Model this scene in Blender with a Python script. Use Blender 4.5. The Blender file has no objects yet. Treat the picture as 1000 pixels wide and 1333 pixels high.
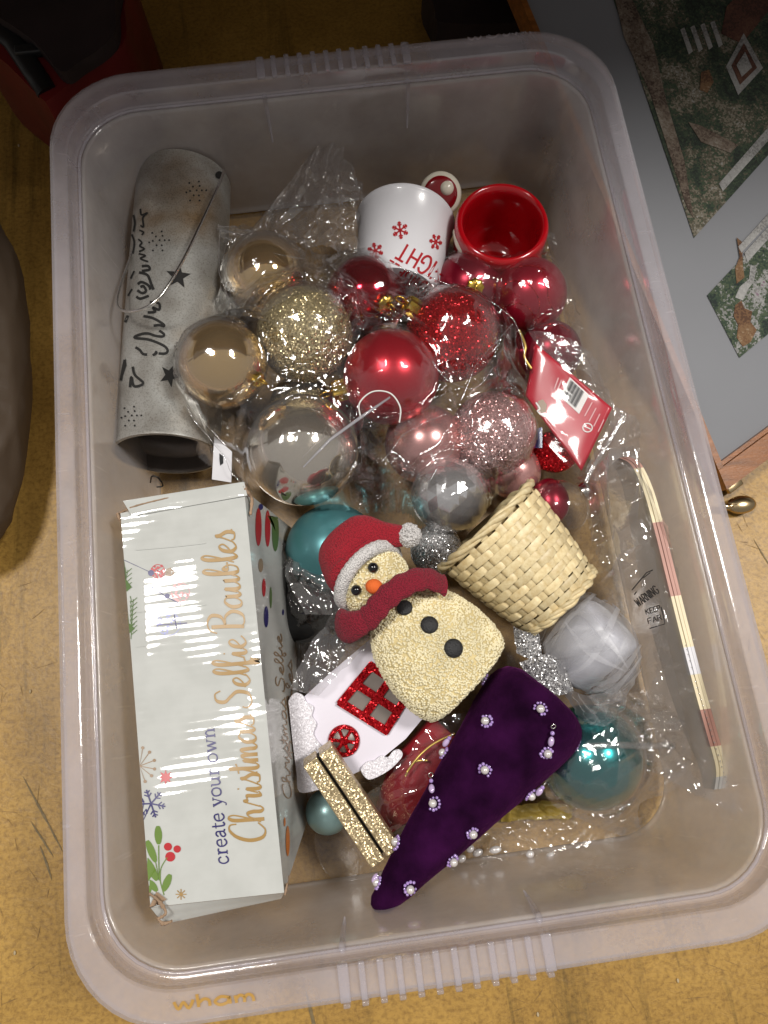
import bpy, bmesh, math, random
import numpy as np
from mathutils import Vector, Matrix, noise as mnoise
from mathutils.bvhtree import BVHTree

random.seed(7)
SC = bpy.context.scene
COL = SC.collection
R = math.radians

# ------------------------------------------------------------------ camera
CAM_LOC = Vector((-0.0219, -0.1590, 0.5515))
CAM_ROT = (0.2620, -0.00406, -0.1320)
FPX = 963.0                                    # focal length in pixels of a 1000 x 1333 picture
cam = bpy.data.cameras.new("camera")
cam.sensor_fit = 'VERTICAL'
cam.sensor_height = 36.0
cam.sensor_width = 27.0
cam.lens = 36.0 * FPX / 1333.0
cam.clip_start = 0.01
cam.clip_end = 50
cam_o = bpy.data.objects.new("camera", cam)
COL.objects.link(cam_o)
cam_o.location = CAM_LOC
cam_o.rotation_euler = CAM_ROT
SC.camera = cam_o
CM = Matrix.Rotation(CAM_ROT[2], 3, 'Z') @ Matrix.Rotation(CAM_ROT[1], 3, 'Y') @ Matrix.Rotation(CAM_ROT[0], 3, 'X')

# ------------------------------------------------------------------ light
world = bpy.data.worlds.new("World")
SC.world = world
world.use_nodes = True
bgn = world.node_tree.nodes['Background']
bgn.inputs[0].default_value = (0.92, 0.88, 0.85, 1)
bgn.inputs[1].default_value = 0.27


def ceiling_lamp(loc, aim, watts, size_deg, radius, blend=0.75):
    l = bpy.data.lights.new("ceiling_lamp", 'SPOT')
    l.energy = watts
    l.color = (1.0, 0.965, 0.915)
    l.spot_size = R(size_deg)
    l.spot_blend = blend
    l.shadow_soft_size = radius
    o = bpy.data.objects.new("ceiling_lamp", l)
    COL.objects.link(o)
    o.location = loc
    o.rotation_euler = (Vector(aim) - Vector(loc)).to_track_quat('-Z', 'Y').to_euler()
    return o


ceiling_lamp((-0.72, 0.30, 2.35), (0.0, -0.30, 0.0), 136, 75, 0.22, 1.0)
ceiling_lamp((1.30, 0.10, 2.35), (0.0, -0.30, 0.0), 165, 75, 0.22, 1.0)

SC.view_settings.view_transform = 'Standard'
SC.view_settings.look = 'None'
SC.view_settings.exposure = 0.0
SC.view_settings.gamma = 1.0
SC.view_settings.use_curve_mapping = False
SC.render.engine = 'CYCLES'
SC.cycles.use_denoising = True
SC.cycles.max_bounces = 10
SC.cycles.transparent_max_bounces = 24
SC.cycles.diffuse_bounces = 3
SC.cycles.glossy_bounces = 4
SC.cycles.transmission_bounces = 6
SC.cycles.sample_clamp_indirect = 4.0
SC.cycles.caustics_reflective = False
SC.cycles.caustics_refractive = False


# ------------------------------------------------------------------ places measured on the photograph
def ray(px, py):
    return CM @ Vector(((px - 500) / FPX, (666.5 - py) / FPX, -1.0))


def at(px, py, z):
    d = ray(px, py)
    return CAM_LOC + d * ((z - CAM_LOC.z) / d.z)


def mpp(px, py, z):
    """metres for one pixel at that place"""
    return ((z - CAM_LOC.z) / ray(px, py).z) / FPX


# ------------------------------------------------------------------ object helpers
WLOC = {}
RAW = {}


def tag(o, label=None, cat=None, group=None, kind=None):
    if label: o['label'] = label
    if cat: o['category'] = cat
    if group: o['group'] = group
    if kind: o['kind'] = kind
    return o


def thing(name, loc, label, cat, group=None):
    o = bpy.data.objects.new(name, None)
    COL.objects.link(o)
    o.location = loc
    o.empty_display_size = 0.02
    WLOC[o.name] = Vector(loc)
    return tag(o, label, cat, group)


def mk(name, geo, mat, parent=None, smooth=True, flat_angle=None):
    verts, faces = geo
    vs = np.array([tuple(v) for v in verts], dtype=float)
    org = Vector((vs.min(0) + vs.max(0)) / 2)
    if parent is None:
        org.z = vs[:, 2].min()
    me = bpy.data.meshes.new(name)
    me.from_pydata([tuple(v) for v in (vs - np.array(org))], [], [tuple(f) for f in faces])
    me.validate()
    if smooth:
        me.polygons.foreach_set('use_smooth', [True] * len(me.polygons))
        if flat_angle:
            me.set_sharp_from_angle(angle=R(flat_angle))
    mats = mat if isinstance(mat, (list, tuple)) else [mat]
    for m in mats:
        me.materials.append(M[m] if isinstance(m, str) else m)
    me.update()
    o = bpy.data.objects.new(name, me)
    COL.objects.link(o)
    WLOC[o.name] = org
    if parent is not None:
        o.parent = parent
        o.location = org - WLOC[parent.name]
    else:
        o.location = org
    RAW[o.name] = ([Vector(v) for v in verts], [tuple(f) for f in faces])
    return o


def bvh(*objs):
    vs, fs = [], []
    for o in objs:
        v, f = RAW[o.name]
        n = len(vs)
        vs += v
        fs += [tuple(i + n for i in ff) for ff in f]
    return BVHTree.FromPolygons(vs, fs)


def hit(tree, px, py):
    d = ray(px, py).normalized()
    h = tree.ray_cast(CAM_LOC, d)
    if h[0] is None:
        n = tree.find_nearest(at(px, py, 0.07))
        return n[0], (n[1] if n[1].dot(d) < 0 else -n[1])
    return h[0], (h[1] if h[1].dot(d) < 0 else -h[1])


# ------------------------------------------------------------------ geometry helpers
def join(*geos):
    vs, fs = [], []
    for v, f in geos:
        n = len(vs)
        vs += list(v)
        fs += [tuple(i + n for i in ff) for ff in f]
    return vs, fs


def frame_of(axis, up=Vector((0, 0, 1))):
    a = Vector(axis).normalized()
    if abs(a.dot(up)) > 0.97:
        up = Vector((1, 0, 0))
    b = up.cross(a).normalized()
    c = a.cross(b).normalized()
    return b, c, a


def lathe(profile, org, axis, n=40, up=Vector((0, 0, 1)), cap0=False, cap1=False):
    b, c, a = frame_of(axis, up)
    vs, fs = [], []
    for r, h in profile:
        for i in range(n):
            t = 2 * math.pi * i / n
            vs.append(Vector(org) + a * h + b * (r * math.cos(t)) + c * (r * math.sin(t)))
    for j in range(len(profile) - 1):
        for i in range(n):
            k = (i + 1) % n
            fs.append((j * n + i, j * n + k, (j + 1) * n + k, (j + 1) * n + i))
    if cap0: fs.append(tuple(range(n))[::-1])
    if cap1: fs.append(tuple(range((len(profile) - 1) * n, len(profile) * n)))
    return vs, fs


def sphere(c, r, seg=40, rings=24, scale=(1, 1, 1), axis=(0, 0, 1)):
    b, cc, a = frame_of(axis)
    c = Vector(c)
    vs, fs = [], []
    vs.append(c - a * r * scale[2])
    for j in range(1, rings):
        ph = math.pi * j / rings - math.pi / 2
        for i in range(seg):
            t = 2 * math.pi * i / seg
            vs.append(c + b * (r * scale[0] * math.cos(ph) * math.cos(t)) + cc * (r * scale[1] * math.cos(ph) * math.sin(t)) + a * (r * scale[2] * math.sin(ph)))
    vs.append(c + a * r * scale[2])
    for i in range(seg):
        k = (i + 1) % seg
        fs.append((0, 1 + k, 1 + i))
        for j in range(rings - 2):
            p = 1 + j * seg
            fs.append((p + i, p + k, p + seg + k, p + seg + i))
        p = 1 + (rings - 2) * seg
        fs.append((p + i, p + k, len(vs) - 1))
    return vs, fs


def tube(pts, rad, n=8, closed=False, flat=1.0, upv=None):
    pts = [Vector(p) for p in pts]
    m = len(pts)
    vs, fs = [], []
    prev = None
    for i, p in enumerate(pts):
        if closed:
            t = pts[(i + 1) % m] - pts[i - 1]
        else:
            t = pts[min(i + 1, m - 1)] - pts[max(i - 1, 0)]
        if t.length < 1e-9: t = Vector((0, 0, 1))
        t.normalize()
        ref = upv if upv is not None else (prev if prev is not None else (Vector((0, 0, 1)) if abs(t.z) < 0.9 else Vector((1, 0, 0))))
        s = t.cross(ref)
        if s.length < 1e-6: s = t.cross(Vector((0.3, 1, 0.2)))
        s.normalize()
        u = s.cross(t).normalized()
        prev = u
        r = rad[i] if isinstance(rad, (list, tuple)) else rad
        for k in range(n):
            a = 2 * math.pi * k / n
            vs.append(p + s * (r * math.cos(a)) + u * (r * flat * math.sin(a)))
    for i in range(m if closed else m - 1):
        j = (i + 1) % m
        for k in range(n):
            l = (k + 1) % n
            fs.append((i * n + k, i * n + l, j * n + l, j * n + k))
    if not closed:
        fs.append(tuple(range(n)))
        fs.append(tuple(range((m - 1) * n, m * n))[::-1])
    return vs, fs


def torus(c, axis, R0, r0, n=32, k=10):
    b, cc, a = frame_of(axis)
    pts = [Vector(c) + b * (R0 * math.cos(2 * math.pi * i / n)) + cc * (R0 * math.sin(2 * math.pi * i / n)) for i in range(n)]
    return tube(pts, r0, k, closed=True, upv=a)


def catmull(P, n=8, closed=False):
    P = [np.array(p, float) for p in P]
    if len(P) < 3:
        return [P[0] + (P[-1] - P[0]) * i / n for i in range(n + 1)]
    out = []
    m = len(P)
    rng = range(m) if closed else range(m - 1)
    for i in rng:
        g = lambda k: P[k % m] if closed else P[min(max(k, 0), m - 1)]
        p0, p1, p2, p3 = g(i - 1), g(i), g(i + 1), g(i + 2)
        for j in range(n):
            t = j / n
            out.append(0.5 * ((2 * p1) + (-p0 + p2) * t + (2 * p0 - 5 * p1 + 4 * p2 - p3) * t * t + (-p0 + 3 * p1 - 3 * p2 + p3) * t ** 3))
    if not closed: out.append(P[-1])
    return out


def box(c, hx, hy, hz, ax=None, bev=0.0):
    c = Vector(c)
    if ax is None: ax = (Vector((1, 0, 0)), Vector((0, 1, 0)), Vector((0, 0, 1)))
    bm = bmesh.new()
    bmesh.ops.create_cube(bm, size=2.0)
    for v in bm.verts:
        v.co = Vector((v.co.x * hx, v.co.y * hy, v.co.z * hz))
    if bev:
        bmesh.ops.bevel(bm, geom=list(bm.edges) + list(bm.verts), offset=bev, segments=2, affect='EDGES', profile=0.5)
    bm.verts.index_update()
    vs = [c + ax[0] * v.co.x + ax[1] * v.co.y + ax[2] * v.co.z for v in bm.verts]
    fs = [tuple(v.index for v in f.verts) for f in bm.faces]
    bm.free()
    return vs, fs


def prism(pts, thick):
    """solid plate from a loop of points, thickened down its normal"""
    pts = [Vector(p) for p in pts]
    nrm = Vector((0, 0, 0))
    for i in range(len(pts)):
        a, b = pts[i], pts[(i + 1) % len(pts)]
        nrm += a.cross(b)
    nrm.normalize()
    if nrm.z < 0:
        pts = pts[::-1]; nrm = -nrm
    n = len(pts)
    vs = pts + [p - nrm * thick for p in pts]
    fs = [tuple(range(n)), tuple(range(n, 2 * n))[::-1]]
    for i in range(n):
        j = (i + 1) % n
        fs.append((j, i, n + i, n + j))
    return vs, fs


def nz(p, f=1.0, off=0.0):
    return mnoise.noise(Vector((p[0] * f + off, p[1] * f + off * 0.7, p[2] * f - off)))


def grid_mesh(fn, nu, nv, wrap=False):
    vs = [fn(i / (nu if wrap else nu - 1), j / (nv - 1)) for j in range(nv) for i in range(nu)]
    fs = []
    for j in range(nv - 1):
        for i in range(nu if wrap else nu - 1):
            k = (i + 1) % nu
            fs.append((j * nu + i, j * nu + k, (j + 1) * nu + k, (j + 1) * nu + i))
    return vs, fs


# ribbons of ink laid on a surface; points given in picture pixels and carried along the sight line to the surface
def ink(tree, strokes, off=0.0004, smooth=6, closed=False):
    vs, fs = [], []
    for pts, w in strokes:
        P = catmull(pts, smooth) if len(pts) > 2 and smooth > 1 else [np.array(p, float) for p in pts]
        m = len(P)
        base = len(vs)
        for i in range(m):
            t = P[min(i + 1, m - 1)] - P[max(i - 1, 0)]
            L = math.hypot(t[0], t[1]) or 1
            nx, ny = -t[1] / L, t[0] / L
            ww = w(t[0] / L, t[1] / L, i / max(1, m - 1)) if callable(w) else w
            for s in (-0.5, 0.5):
                h, nn = hit(tree, P[i][0] + nx * ww * s, P[i][1] + ny * ww * s)
                vs.append(h + nn * off)
        for i in range(m - 1):
            a = base + 2 * i
            fs.append((a, a + 1, a + 3, a + 2))
    return vs, fs


def blob_px(tree, pts, off=0.0004):
    """filled patch of print, fan round its middle"""
    c = np.mean(np.array(pts, float), axis=0)
    vs = []
    h, n = hit(tree, c[0], c[1]); vs.append(h + n * off)
    for p in pts:
        h, n = hit(tree, p[0], p[1]); vs.append(h + n * off)
    m = len(pts)
    return vs, [(0, 1 + i, 1 + (i + 1) % m) for i in range(m)]


def star_px(cx, cy, r, k=5, inner=0.42, rot=0.0, sx=1.0):
    return [(cx + sx * (r if i % 2 == 0 else r * inner) * math.sin(rot + math.pi * i / k), cy - (r if i % 2 == 0 else r * inner) * math.cos(rot + math.pi * i / k)) for i in range(2 * k)]


def disc_px(cx, cy, r, n=18, sx=1.0):
    return [(cx + sx * r * math.cos(2 * math.pi * i / n), cy + r * math.sin(2 * math.pi * i / n)) for i in range(n)]


def flake_px(cx, cy, r, w, rot=0.0, arms=6, sx=1.0):
    out = []
    for i in range(arms):
        a = rot + 2 * math.pi * i / arms
        d = (math.cos(a) * sx, math.sin(a))
        out.append(([(cx, cy), (cx + d[0] * r, cy + d[1] * r)], w))
        for f, l in ((0.5, 0.32), (0.75, 0.24)):
            for s in (-0.9, 0.9):
                e = (math.cos(a + s) * sx, math.sin(a + s))
                p = (cx + d[0] * r * f, cy + d[1] * r * f)
                out.append(([p, (p[0] + e[0] * r * l, p[1] + e[1] * r * l)], w * 0.8))
    return out


# ------------------------------------------------------------------ materials
M = {}


def nodes(name):
    m = bpy.data.materials.new(name)
    m.use_nodes = True
    nt = m.node_tree
    return m, nt, nt.nodes, nt.links, nt.nodes['Principled BSDF'], nt.nodes['Material Output']


def pbr(name, col, rough=0.5, metal=0.0, spec=0.5, coat=0.0, sheen=0.0, vary=0.0, vscale=30, bump=0.0, bscale=200, trans=0.0, sheen_tint=None, coat_rough=0.05, stretch=None):
    m, nt, N, L, p, out = nodes(name)
    p.inputs['Base Color'].default_value = (*col, 1)
    p.inputs['Roughness'].default_value = rough
    p.inputs['Metallic'].default_value = metal
    p.inputs['Specular IOR Level'].default_value = spec
    p.inputs['Coat Weight'].default_value = coat
    p.inputs['Coat Roughness'].default_value = coat_rough
    p.inputs['Sheen Weight'].default_value = sheen
    if sheen:
        p.inputs['Sheen Roughness'].default_value = 0.4
    if sheen_tint: p.inputs['Sheen Tint'].default_value = (*sheen_tint, 1)
    p.inputs['Transmission Weight'].default_value = trans
    tc = N.new('ShaderNodeTexCoord')
    src = tc.outputs['Object']
    if stretch:
        mp = N.new('ShaderNodeMapping'); mp.inputs['Scale'].default_value = stretch
        L.new(src, mp.inputs[0]); src = mp.outputs[0]
    if vary:
        nn = N.new('ShaderNodeTexNoise'); nn.inputs['Scale'].default_value = vscale; nn.inputs['Detail'].default_value = 6
        L.new(src, nn.inputs['Vector'])
        mr = N.new('ShaderNodeMapRange'); mr.inputs[1].default_value = 0.3; mr.inputs[2].default_value = 0.7
        mr.inputs[3].default_value = 1 - vary; mr.inputs[4].default_value = 1 + vary
        L.new(nn.outputs[0], mr.inputs[0])
        mx = N.new('ShaderNodeMix'); mx.data_type = 'RGBA'; mx.blend_type = 'MULTIPLY'; mx.inputs[0].default_value = 1
        mx.inputs[6].default_value = (*col, 1)
        L.new(mr.outputs[0], mx.inputs[7])
        L.new(mx.outputs[2], p.inputs['Base Color'])
    if bump:
        nb = N.new('ShaderNodeTexNoise'); nb.inputs['Scale'].default_value = bscale; nb.inputs['Detail'].default_value = 4
        L.new(src, nb.inputs['Vector'])
        b = N.new('ShaderNodeBump'); b.inputs['Strength'].default_value = bump; b.inputs['Distance'].default_value = 0.002
        L.new(nb.outputs[0], b.inputs['Height']); L.new(b.outputs[0], p.inputs['Normal'])
    M[name] = m
    return m


def glitter(name, col, col2, scale=900, k=1.1, rough=0.22, base=None, amount=1.0):
    """flakes: every Voronoi cell gets its own tilt and tint"""
    m, nt, N, L, p, out = nodes(name)
    tc = N.new('ShaderNodeTexCoord')
    vo = N.new('ShaderNodeTexVoronoi'); vo.inputs['Scale'].default_value = scale
    L.new(tc.outputs['Object'], vo.inputs['Vector'])
    sub = N.new('ShaderNodeVectorMath'); sub.operation = 'SUBTRACT'; sub.inputs[1].default_value = (0.5, 0.5, 0.5)
    L.new(vo.outputs['Color'], sub.inputs[0])
    sc = N.new('ShaderNodeVectorMath'); sc.operation = 'SCALE'; sc.inputs['Scale'].default_value = k * 2
    L.new(sub.outputs[0], sc.inputs[0])
    ge = N.new('ShaderNodeNewGeometry')
    ad = N.new('ShaderNodeVectorMath'); ad.operation = 'ADD'
    L.new(ge.outputs['Normal'], ad.inputs[0]); L.new(sc.outputs[0], ad.inputs[1])
    no = N.new('ShaderNodeVectorMath'); no.operation = 'NORMALIZE'
    L.new(ad.outputs[0], no.inputs[0])
    L.new(no.outputs[0], p.inputs['Normal'])
    se = N.new('ShaderNodeSeparateColor'); L.new(vo.outputs['Color'], se.inputs[0])
    cr = N.new('ShaderNodeMix'); cr.data_type = 'RGBA'
    cr.inputs[6].default_value = (*col, 1); cr.inputs[7].default_value = (*col2, 1)
    L.new(se.outputs[1], cr.inputs[0])
    L.new(cr.outputs[2], p.inputs['Base Color'])
    p.inputs['Metallic'].default_value = 0.6 * amount
    p.inputs['Roughness'].default_value = rough
    M[name] = m


def film_mat(name, tint=(1, 1, 1), cloud=0.0, haze=0.03, hazecol=(0.8, 0.8, 0.82), lo=0.05, hi=0.75, rough=0.09, bump=0.25, bscale=120, shade=0.97):
    m, nt, N, L, p, out = nodes(name)
    N.remove(p)
    tr = N.new('ShaderNodeBsdfTransparent'); tr.inputs[0].default_value = (tint[0] * shade, tint[1] * shade, tint[2] * shade, 1)
    gl = N.new('ShaderNodeBsdfGlossy'); gl.inputs['Roughness'].default_value = rough; gl.inputs[0].default_value = (1, 1, 1, 1)
    df = N.new('ShaderNodeBsdfDiffuse'); df.inputs[0].default_value = (*hazecol, 1)
    tl = N.new('ShaderNodeBsdfTranslucent'); tl.inputs[0].default_value = (*hazecol, 1)
    ds = N.new('ShaderNodeMixShader'); ds.inputs[0].default_value = 0.5
    L.new(df.outputs[0], ds.inputs[1]); L.new(tl.outputs[0], ds.inputs[2])
    lw = N.new('ShaderNodeLayerWeight'); lw.inputs[0].default_value = 0.35
    mr = N.new('ShaderNodeMapRange'); mr.inputs[3].default_value = lo; mr.inputs[4].default_value = hi
    pw = N.new('ShaderNodeMath'); pw.operation = 'POWER'; pw.inputs[1].default_value = 1.35
    L.new(lw.outputs['Facing'], pw.inputs[0]); L.new(pw.outputs[0], mr.inputs[0])
    if bump:
        tc = N.new('ShaderNodeTexCoord')
        nb = N.new('ShaderNodeTexNoise'); nb.inputs['Scale'].default_value = bscale; nb.inputs['Detail'].default_value = 5; nb.inputs['Distortion'].default_value = 1.2
        L.new(tc.outputs['Object'], nb.inputs['Vector'])
        b = N.new('ShaderNodeBump'); b.inputs['Strength'].default_value = bump; b.inputs['Distance'].default_value = 0.004
        L.new(nb.outputs[0], b.inputs['Height']); L.new(b.outputs[0], gl.inputs['Normal']); L.new(b.outputs[0], lw.inputs['Normal'])
    m1 = N.new('ShaderNodeMixShader'); m1.inputs[0].default_value = haze
    L.new(tr.outputs[0], m1.inputs[1]); L.new(ds.outputs[0], m1.inputs[2])
    if cloud:
        tc2 = N.new('ShaderNodeTexCoord')
        ca = N.new('ShaderNodeTexNoise'); ca.inputs['Scale'].default_value = 14; ca.inputs['Detail'].default_value = 6; ca.inputs['Roughness'].default_value = 0.6
        L.new(tc2.outputs['Object'], ca.inputs['Vector'])
        mp_ = N.new('ShaderNodeMapping'); mp_.inputs['Scale'].default_value = (60, 300, 18); mp_.inputs['Rotation'].default_value = (0.5, 0.3, 0.8)
        L.new(tc2.outputs['Object'], mp_.inputs[0])
        cb = N.new('ShaderNodeTexNoise'); cb.inputs['Scale'].default_value = 1.0; cb.inputs['Detail'].default_value = 4
        L.new(mp_.outputs[0], cb.inputs['Vector'])
        ra = N.new('ShaderNodeMapRange'); ra.inputs[1].default_value = 0.3; ra.inputs[2].default_value = 0.7; ra.inputs[3].default_value = haze * (1 - cloud); ra.inputs[4].default_value = haze * (1 + cloud)
        rb = N.new('ShaderNodeMapRange'); rb.inputs[1].default_value = 0.66; rb.inputs[2].default_value = 0.78; rb.inputs[3].default_value = 0.0; rb.inputs[4].default_value = cloud * 0.45
        L.new(ca.outputs[0], ra.inputs[0]); L.new(cb.outputs[0], rb.inputs[0])
        ad_ = N.new('ShaderNodeMath'); L.new(ra.outputs[0], ad_.inputs[0]); L.new(rb.outputs[0], ad_.inputs[1]); ad_.use_clamp = True
        L.new(ad_.outputs[0], m1.inputs[0])
    m2 = N.new('ShaderNodeMixShader')
    L.new(mr.outputs[0], m2.inputs[0]); L.new(m1.outputs[0], m2.inputs[1]); L.new(gl.outputs[0], m2.inputs[2])
    L.new(m2.outputs[0], out.inputs[0])
    M[name] = m


def plastic_mat(name, clear, body=(0.80, 0.76, 0.83), rough=0.13, lo=0.03, hi=0.55, tcol=(0.992, 0.985, 0.985), bump=0.05):
    film_mat(name, tint=tcol, cloud=0.28, haze=1 - clear, hazecol=body, lo=lo, hi=hi, rough=rough, bump=bump, bscale=60, shade=1.0)


# the worn yellow-brown floor covering
m, nt, N, L, p, out = nodes('floor_lino')
tc = N.new('ShaderNodeTexCoord')
n1 = N.new('ShaderNodeTexNoise'); n1.inputs['Scale'].default_value = 9; n1.inputs['Detail'].default_value = 8; n1.inputs['Roughness'].default_value = 0.65
n2 = N.new('ShaderNodeTexNoise'); n2.inputs['Scale'].default_value = 85; n2.inputs['Detail'].default_value = 8; n2.inputs['Roughness'].default_value = 0.7; n2.inputs['Distortion'].default_value = 1.3
mp = N.new('ShaderNodeMapping'); mp.inputs['Scale'].default_value = (1, 2.6, 1); mp.inputs['Rotation'].default_value = (0, 0, 0.5)
n3 = N.new('ShaderNodeTexNoise'); n3.inputs['Scale'].default_value = 38; n3.inputs['Detail'].default_value = 10; n3.inputs['Roughness'].default_value = 0.75; n3.inputs['Distortion'].default_value = 2.0
L.new(tc.outputs['Object'], mp.inputs[0])
for q in (n1, n2): L.new(tc.outputs['Object'], q.inputs['Vector'])
L.new(mp.outputs[0], n3.inputs['Vector'])
c1 = N.new('ShaderNodeValToRGB')
c1.color_ramp.elements[0].position = 0.25; c1.color_ramp.elements[0].color = (0.28, 0.155, 0.030, 1)
c1.color_ramp.elements[1].position = 0.75; c1.color_ramp.elements[1].color = (0.50, 0.30, 0.070, 1)
L.new(n1.outputs[0], c1.inputs[0])
c2 = N.new('ShaderNodeValToRGB')
c2.color_ramp.elements[0].position = 0.34; c2.color_ramp.elements[0].color = (0.52, 0.45, 0.38, 1)
c2.color_ramp.elements[1].position = 0.5; c2.color_ramp.elements[1].color = (1, 1, 1, 1)
L.new(n2.outputs[0], c2.inputs[0])
c3 = N.new('ShaderNodeValToRGB')
c3.color_ramp.elements[0].position = 0.485; c3.color_ramp.elements[0].color = (1, 1, 1, 1)
c3.color_ramp.elements[1].position = 0.515; c3.color_ramp.elements[1].color = (1, 1, 1, 1)
e = c3.color_ramp.elements.new(0.5); e.color = (0.55, 0.5, 0.45, 1)
L.new(n3.outputs[0], c3.inputs[0])
n4 = N.new('ShaderNodeTexNoise'); n4.inputs['Scale'].default_value = 330; n4.inputs['Detail'].default_value = 3
L.new(tc.outputs['Object'], n4.inputs['Vector'])
c4 = N.new('ShaderNodeValToRGB')
c4.color_ramp.elements[0].position = 0.30; c4.color_ramp.elements[0].color = (0.55, 0.5, 0.45, 1)
c4.color_ramp.elements[1].position = 0.55; c4.color_ramp.elements[1].color = (1.06, 1.05, 1.0, 1)
L.new(n4.outputs[0], c4.inputs[0])
mp5 = N.new('ShaderNodeMapping'); mp5.inputs['Rotation'].default_value = (0, 0, 0.3); mp5.inputs['Scale'].default_value = (34, 3.0, 1)
L.new(tc.outputs['Object'], mp5.inputs[0])
n5 = N.new('ShaderNodeTexNoise'); n5.inputs['Scale'].default_value = 1.0; n5.inputs['Detail'].default_value = 7; n5.inputs['Roughness'].default_value = 0.7; n5.inputs['Distortion'].default_value = 0.6
L.new(mp5.outputs[0], n5.inputs['Vector'])
c5 = N.new('ShaderNodeValToRGB')
c5.color_ramp.elements[0].position = 0.55; c5.color_ramp.elements[0].color = (1, 1, 1, 1)
c5.color_ramp.elements[1].position = 0.70; c5.color_ramp.elements[1].color = (0.42, 0.44, 0.42, 1)
L.new(n5.outputs[0], c5.inputs[0])
prev = c1.outputs[0]
for cc_, fac in ((c2, .25), (c3, .9), (c4, .65), (c5, 1.0)):
    x_ = N.new('ShaderNodeMix'); x_.data_type = 'RGBA'; x_.blend_type = 'MULTIPLY'; x_.inputs[0].default_value = fac
    L.new(prev, x_.inputs[6]); L.new(cc_.outputs[0], x_.inputs[7]); prev = x_.outputs[2]
L.new(prev, p.inputs['Base Color'])
p.inputs['Roughness'].default_value = 0.42
b = N.new('ShaderNodeBump'); b.inputs['Strength'].default_value = 0.3; b.inputs['Distance'].default_value = 0.001
L.new(n2.outputs[0], b.inputs['Height']); L.new(b.outputs[0], p.inputs['Normal'])
M['floor_lino'] = m

plastic_mat('plastic_wall', 0.62, body=(0.97, 0.94, 0.95), lo=0.03, hi=0.5)
plastic_mat('plastic_floor', 0.93, body=(0.98, 0.94, 0.88), lo=0.02, hi=0.4)
plastic_mat('plastic_rim', 0.70, body=(0.92, 0.88, 0.95), rough=0.09, lo=0.07, hi=0.4)
plastic_mat('plastic_rib', 0.70, body=(0.82, 0.80, 0.88), rough=0.10, hi=0.4)
plastic_mat('plastic_letter', 0.15, body=(0.52, 0.30, 0.07), rough=0.08, tcol=(0.95, 0.75, 0.42))
plastic_mat('plastic_letter_pale', 0.4, body=(0.85, 0.80, 0.86), rough=0.08)

pbr('amber_letter', (0.46, 0.26, 0.06), 0.2, coat=0.6)
# galvanised lantern: spangle and rust stains
m, nt, N, L, p, out = nodes('galvanised')
tc = N.new('ShaderNodeTexCoord')
n1 = N.new('ShaderNodeTexNoise'); n1.inputs['Scale'].default_value = 26; n1.inputs['Detail'].default_value = 8
n2 = N.new('ShaderNodeTexNoise'); n2.inputs['Scale'].default_value = 900; n2.inputs['Detail'].default_value = 5
for q in (n1, n2): L.new(tc.outputs['Object'], q.inputs['Vector'])
c1 = N.new('ShaderNodeValToRGB')
c1.color_ramp.elements[0].position = 0.3; c1.color_ramp.elements[0].color = (0.33, 0.305, 0.27, 1)
c1.color_ramp.elements[1].position = 0.62; c1.color_ramp.elements[1].color = (0.60, 0.60, 0.57, 1)
L.new(n1.outputs[0], c1.inputs[0])
c2 = N.new('ShaderNodeValToRGB')
c2.color_ramp.elements[0].position = 0.36; c2.color_ramp.elements[0].color = (0.6, 0.58, 0.55, 1)
c2.color_ramp.elements[1].position = 0.5; c2.color_ramp.elements[1].color = (1, 1, 1, 1)
L.new(n2.outputs[0], c2.inputs[0])
x1 = N.new('ShaderNodeMix'); x1.data_type = 'RGBA'; x1.blend_type = 'MULTIPLY'; x1.inputs[0].default_value = 0.7
L.new(c1.outputs[0], x1.inputs[6]); L.new(c2.outputs[0], x1.inputs[7])
L.new(x1.outputs[2], p.inputs['Base Color'])
p.inputs['Metallic'].default_value = 0.65; p.inputs['Roughness'].default_value = 0.38
b = N.new('ShaderNodeBump'); b.inputs['Strength'].default_value = 0.15; b.inputs['Distance'].default_value = 0.001
L.new(n2.outputs[0], b.inputs['Height']); L.new(b.outputs[0], p.inputs['Normal'])
n4 = N.new('ShaderNodeTexNoise'); n4.inputs['Scale'].default_value = 14; n4.inputs['Detail'].default_value = 5
L.new(tc.outputs['Object'], n4.inputs['Vector'])
c4 = N.new('ShaderNodeValToRGB')
c4.color_ramp.elements[0].position = 0.5; c4.color_ramp.elements[0].color = (1, 1, 1, 1)
c4.color_ramp.elements[1].position = 0.72; c4.color_ramp.elements[1].color = (0.5, 0.34, 0.2, 1)
L.new(n4.outputs[0], c4.inputs[0])
x4 = N.new('ShaderNodeMix'); x4.data_type = 'RGBA'; x4.blend_type = 'MULTIPLY'; x4.inputs[0].default_value = 1
L.new(x1.outputs[2], x4.inputs[6]); L.new(c4.outputs[0], x4.inputs[7]); L.new(x4.outputs[2], p.inputs['Base Color'])
M['galvanised'] = m

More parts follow.
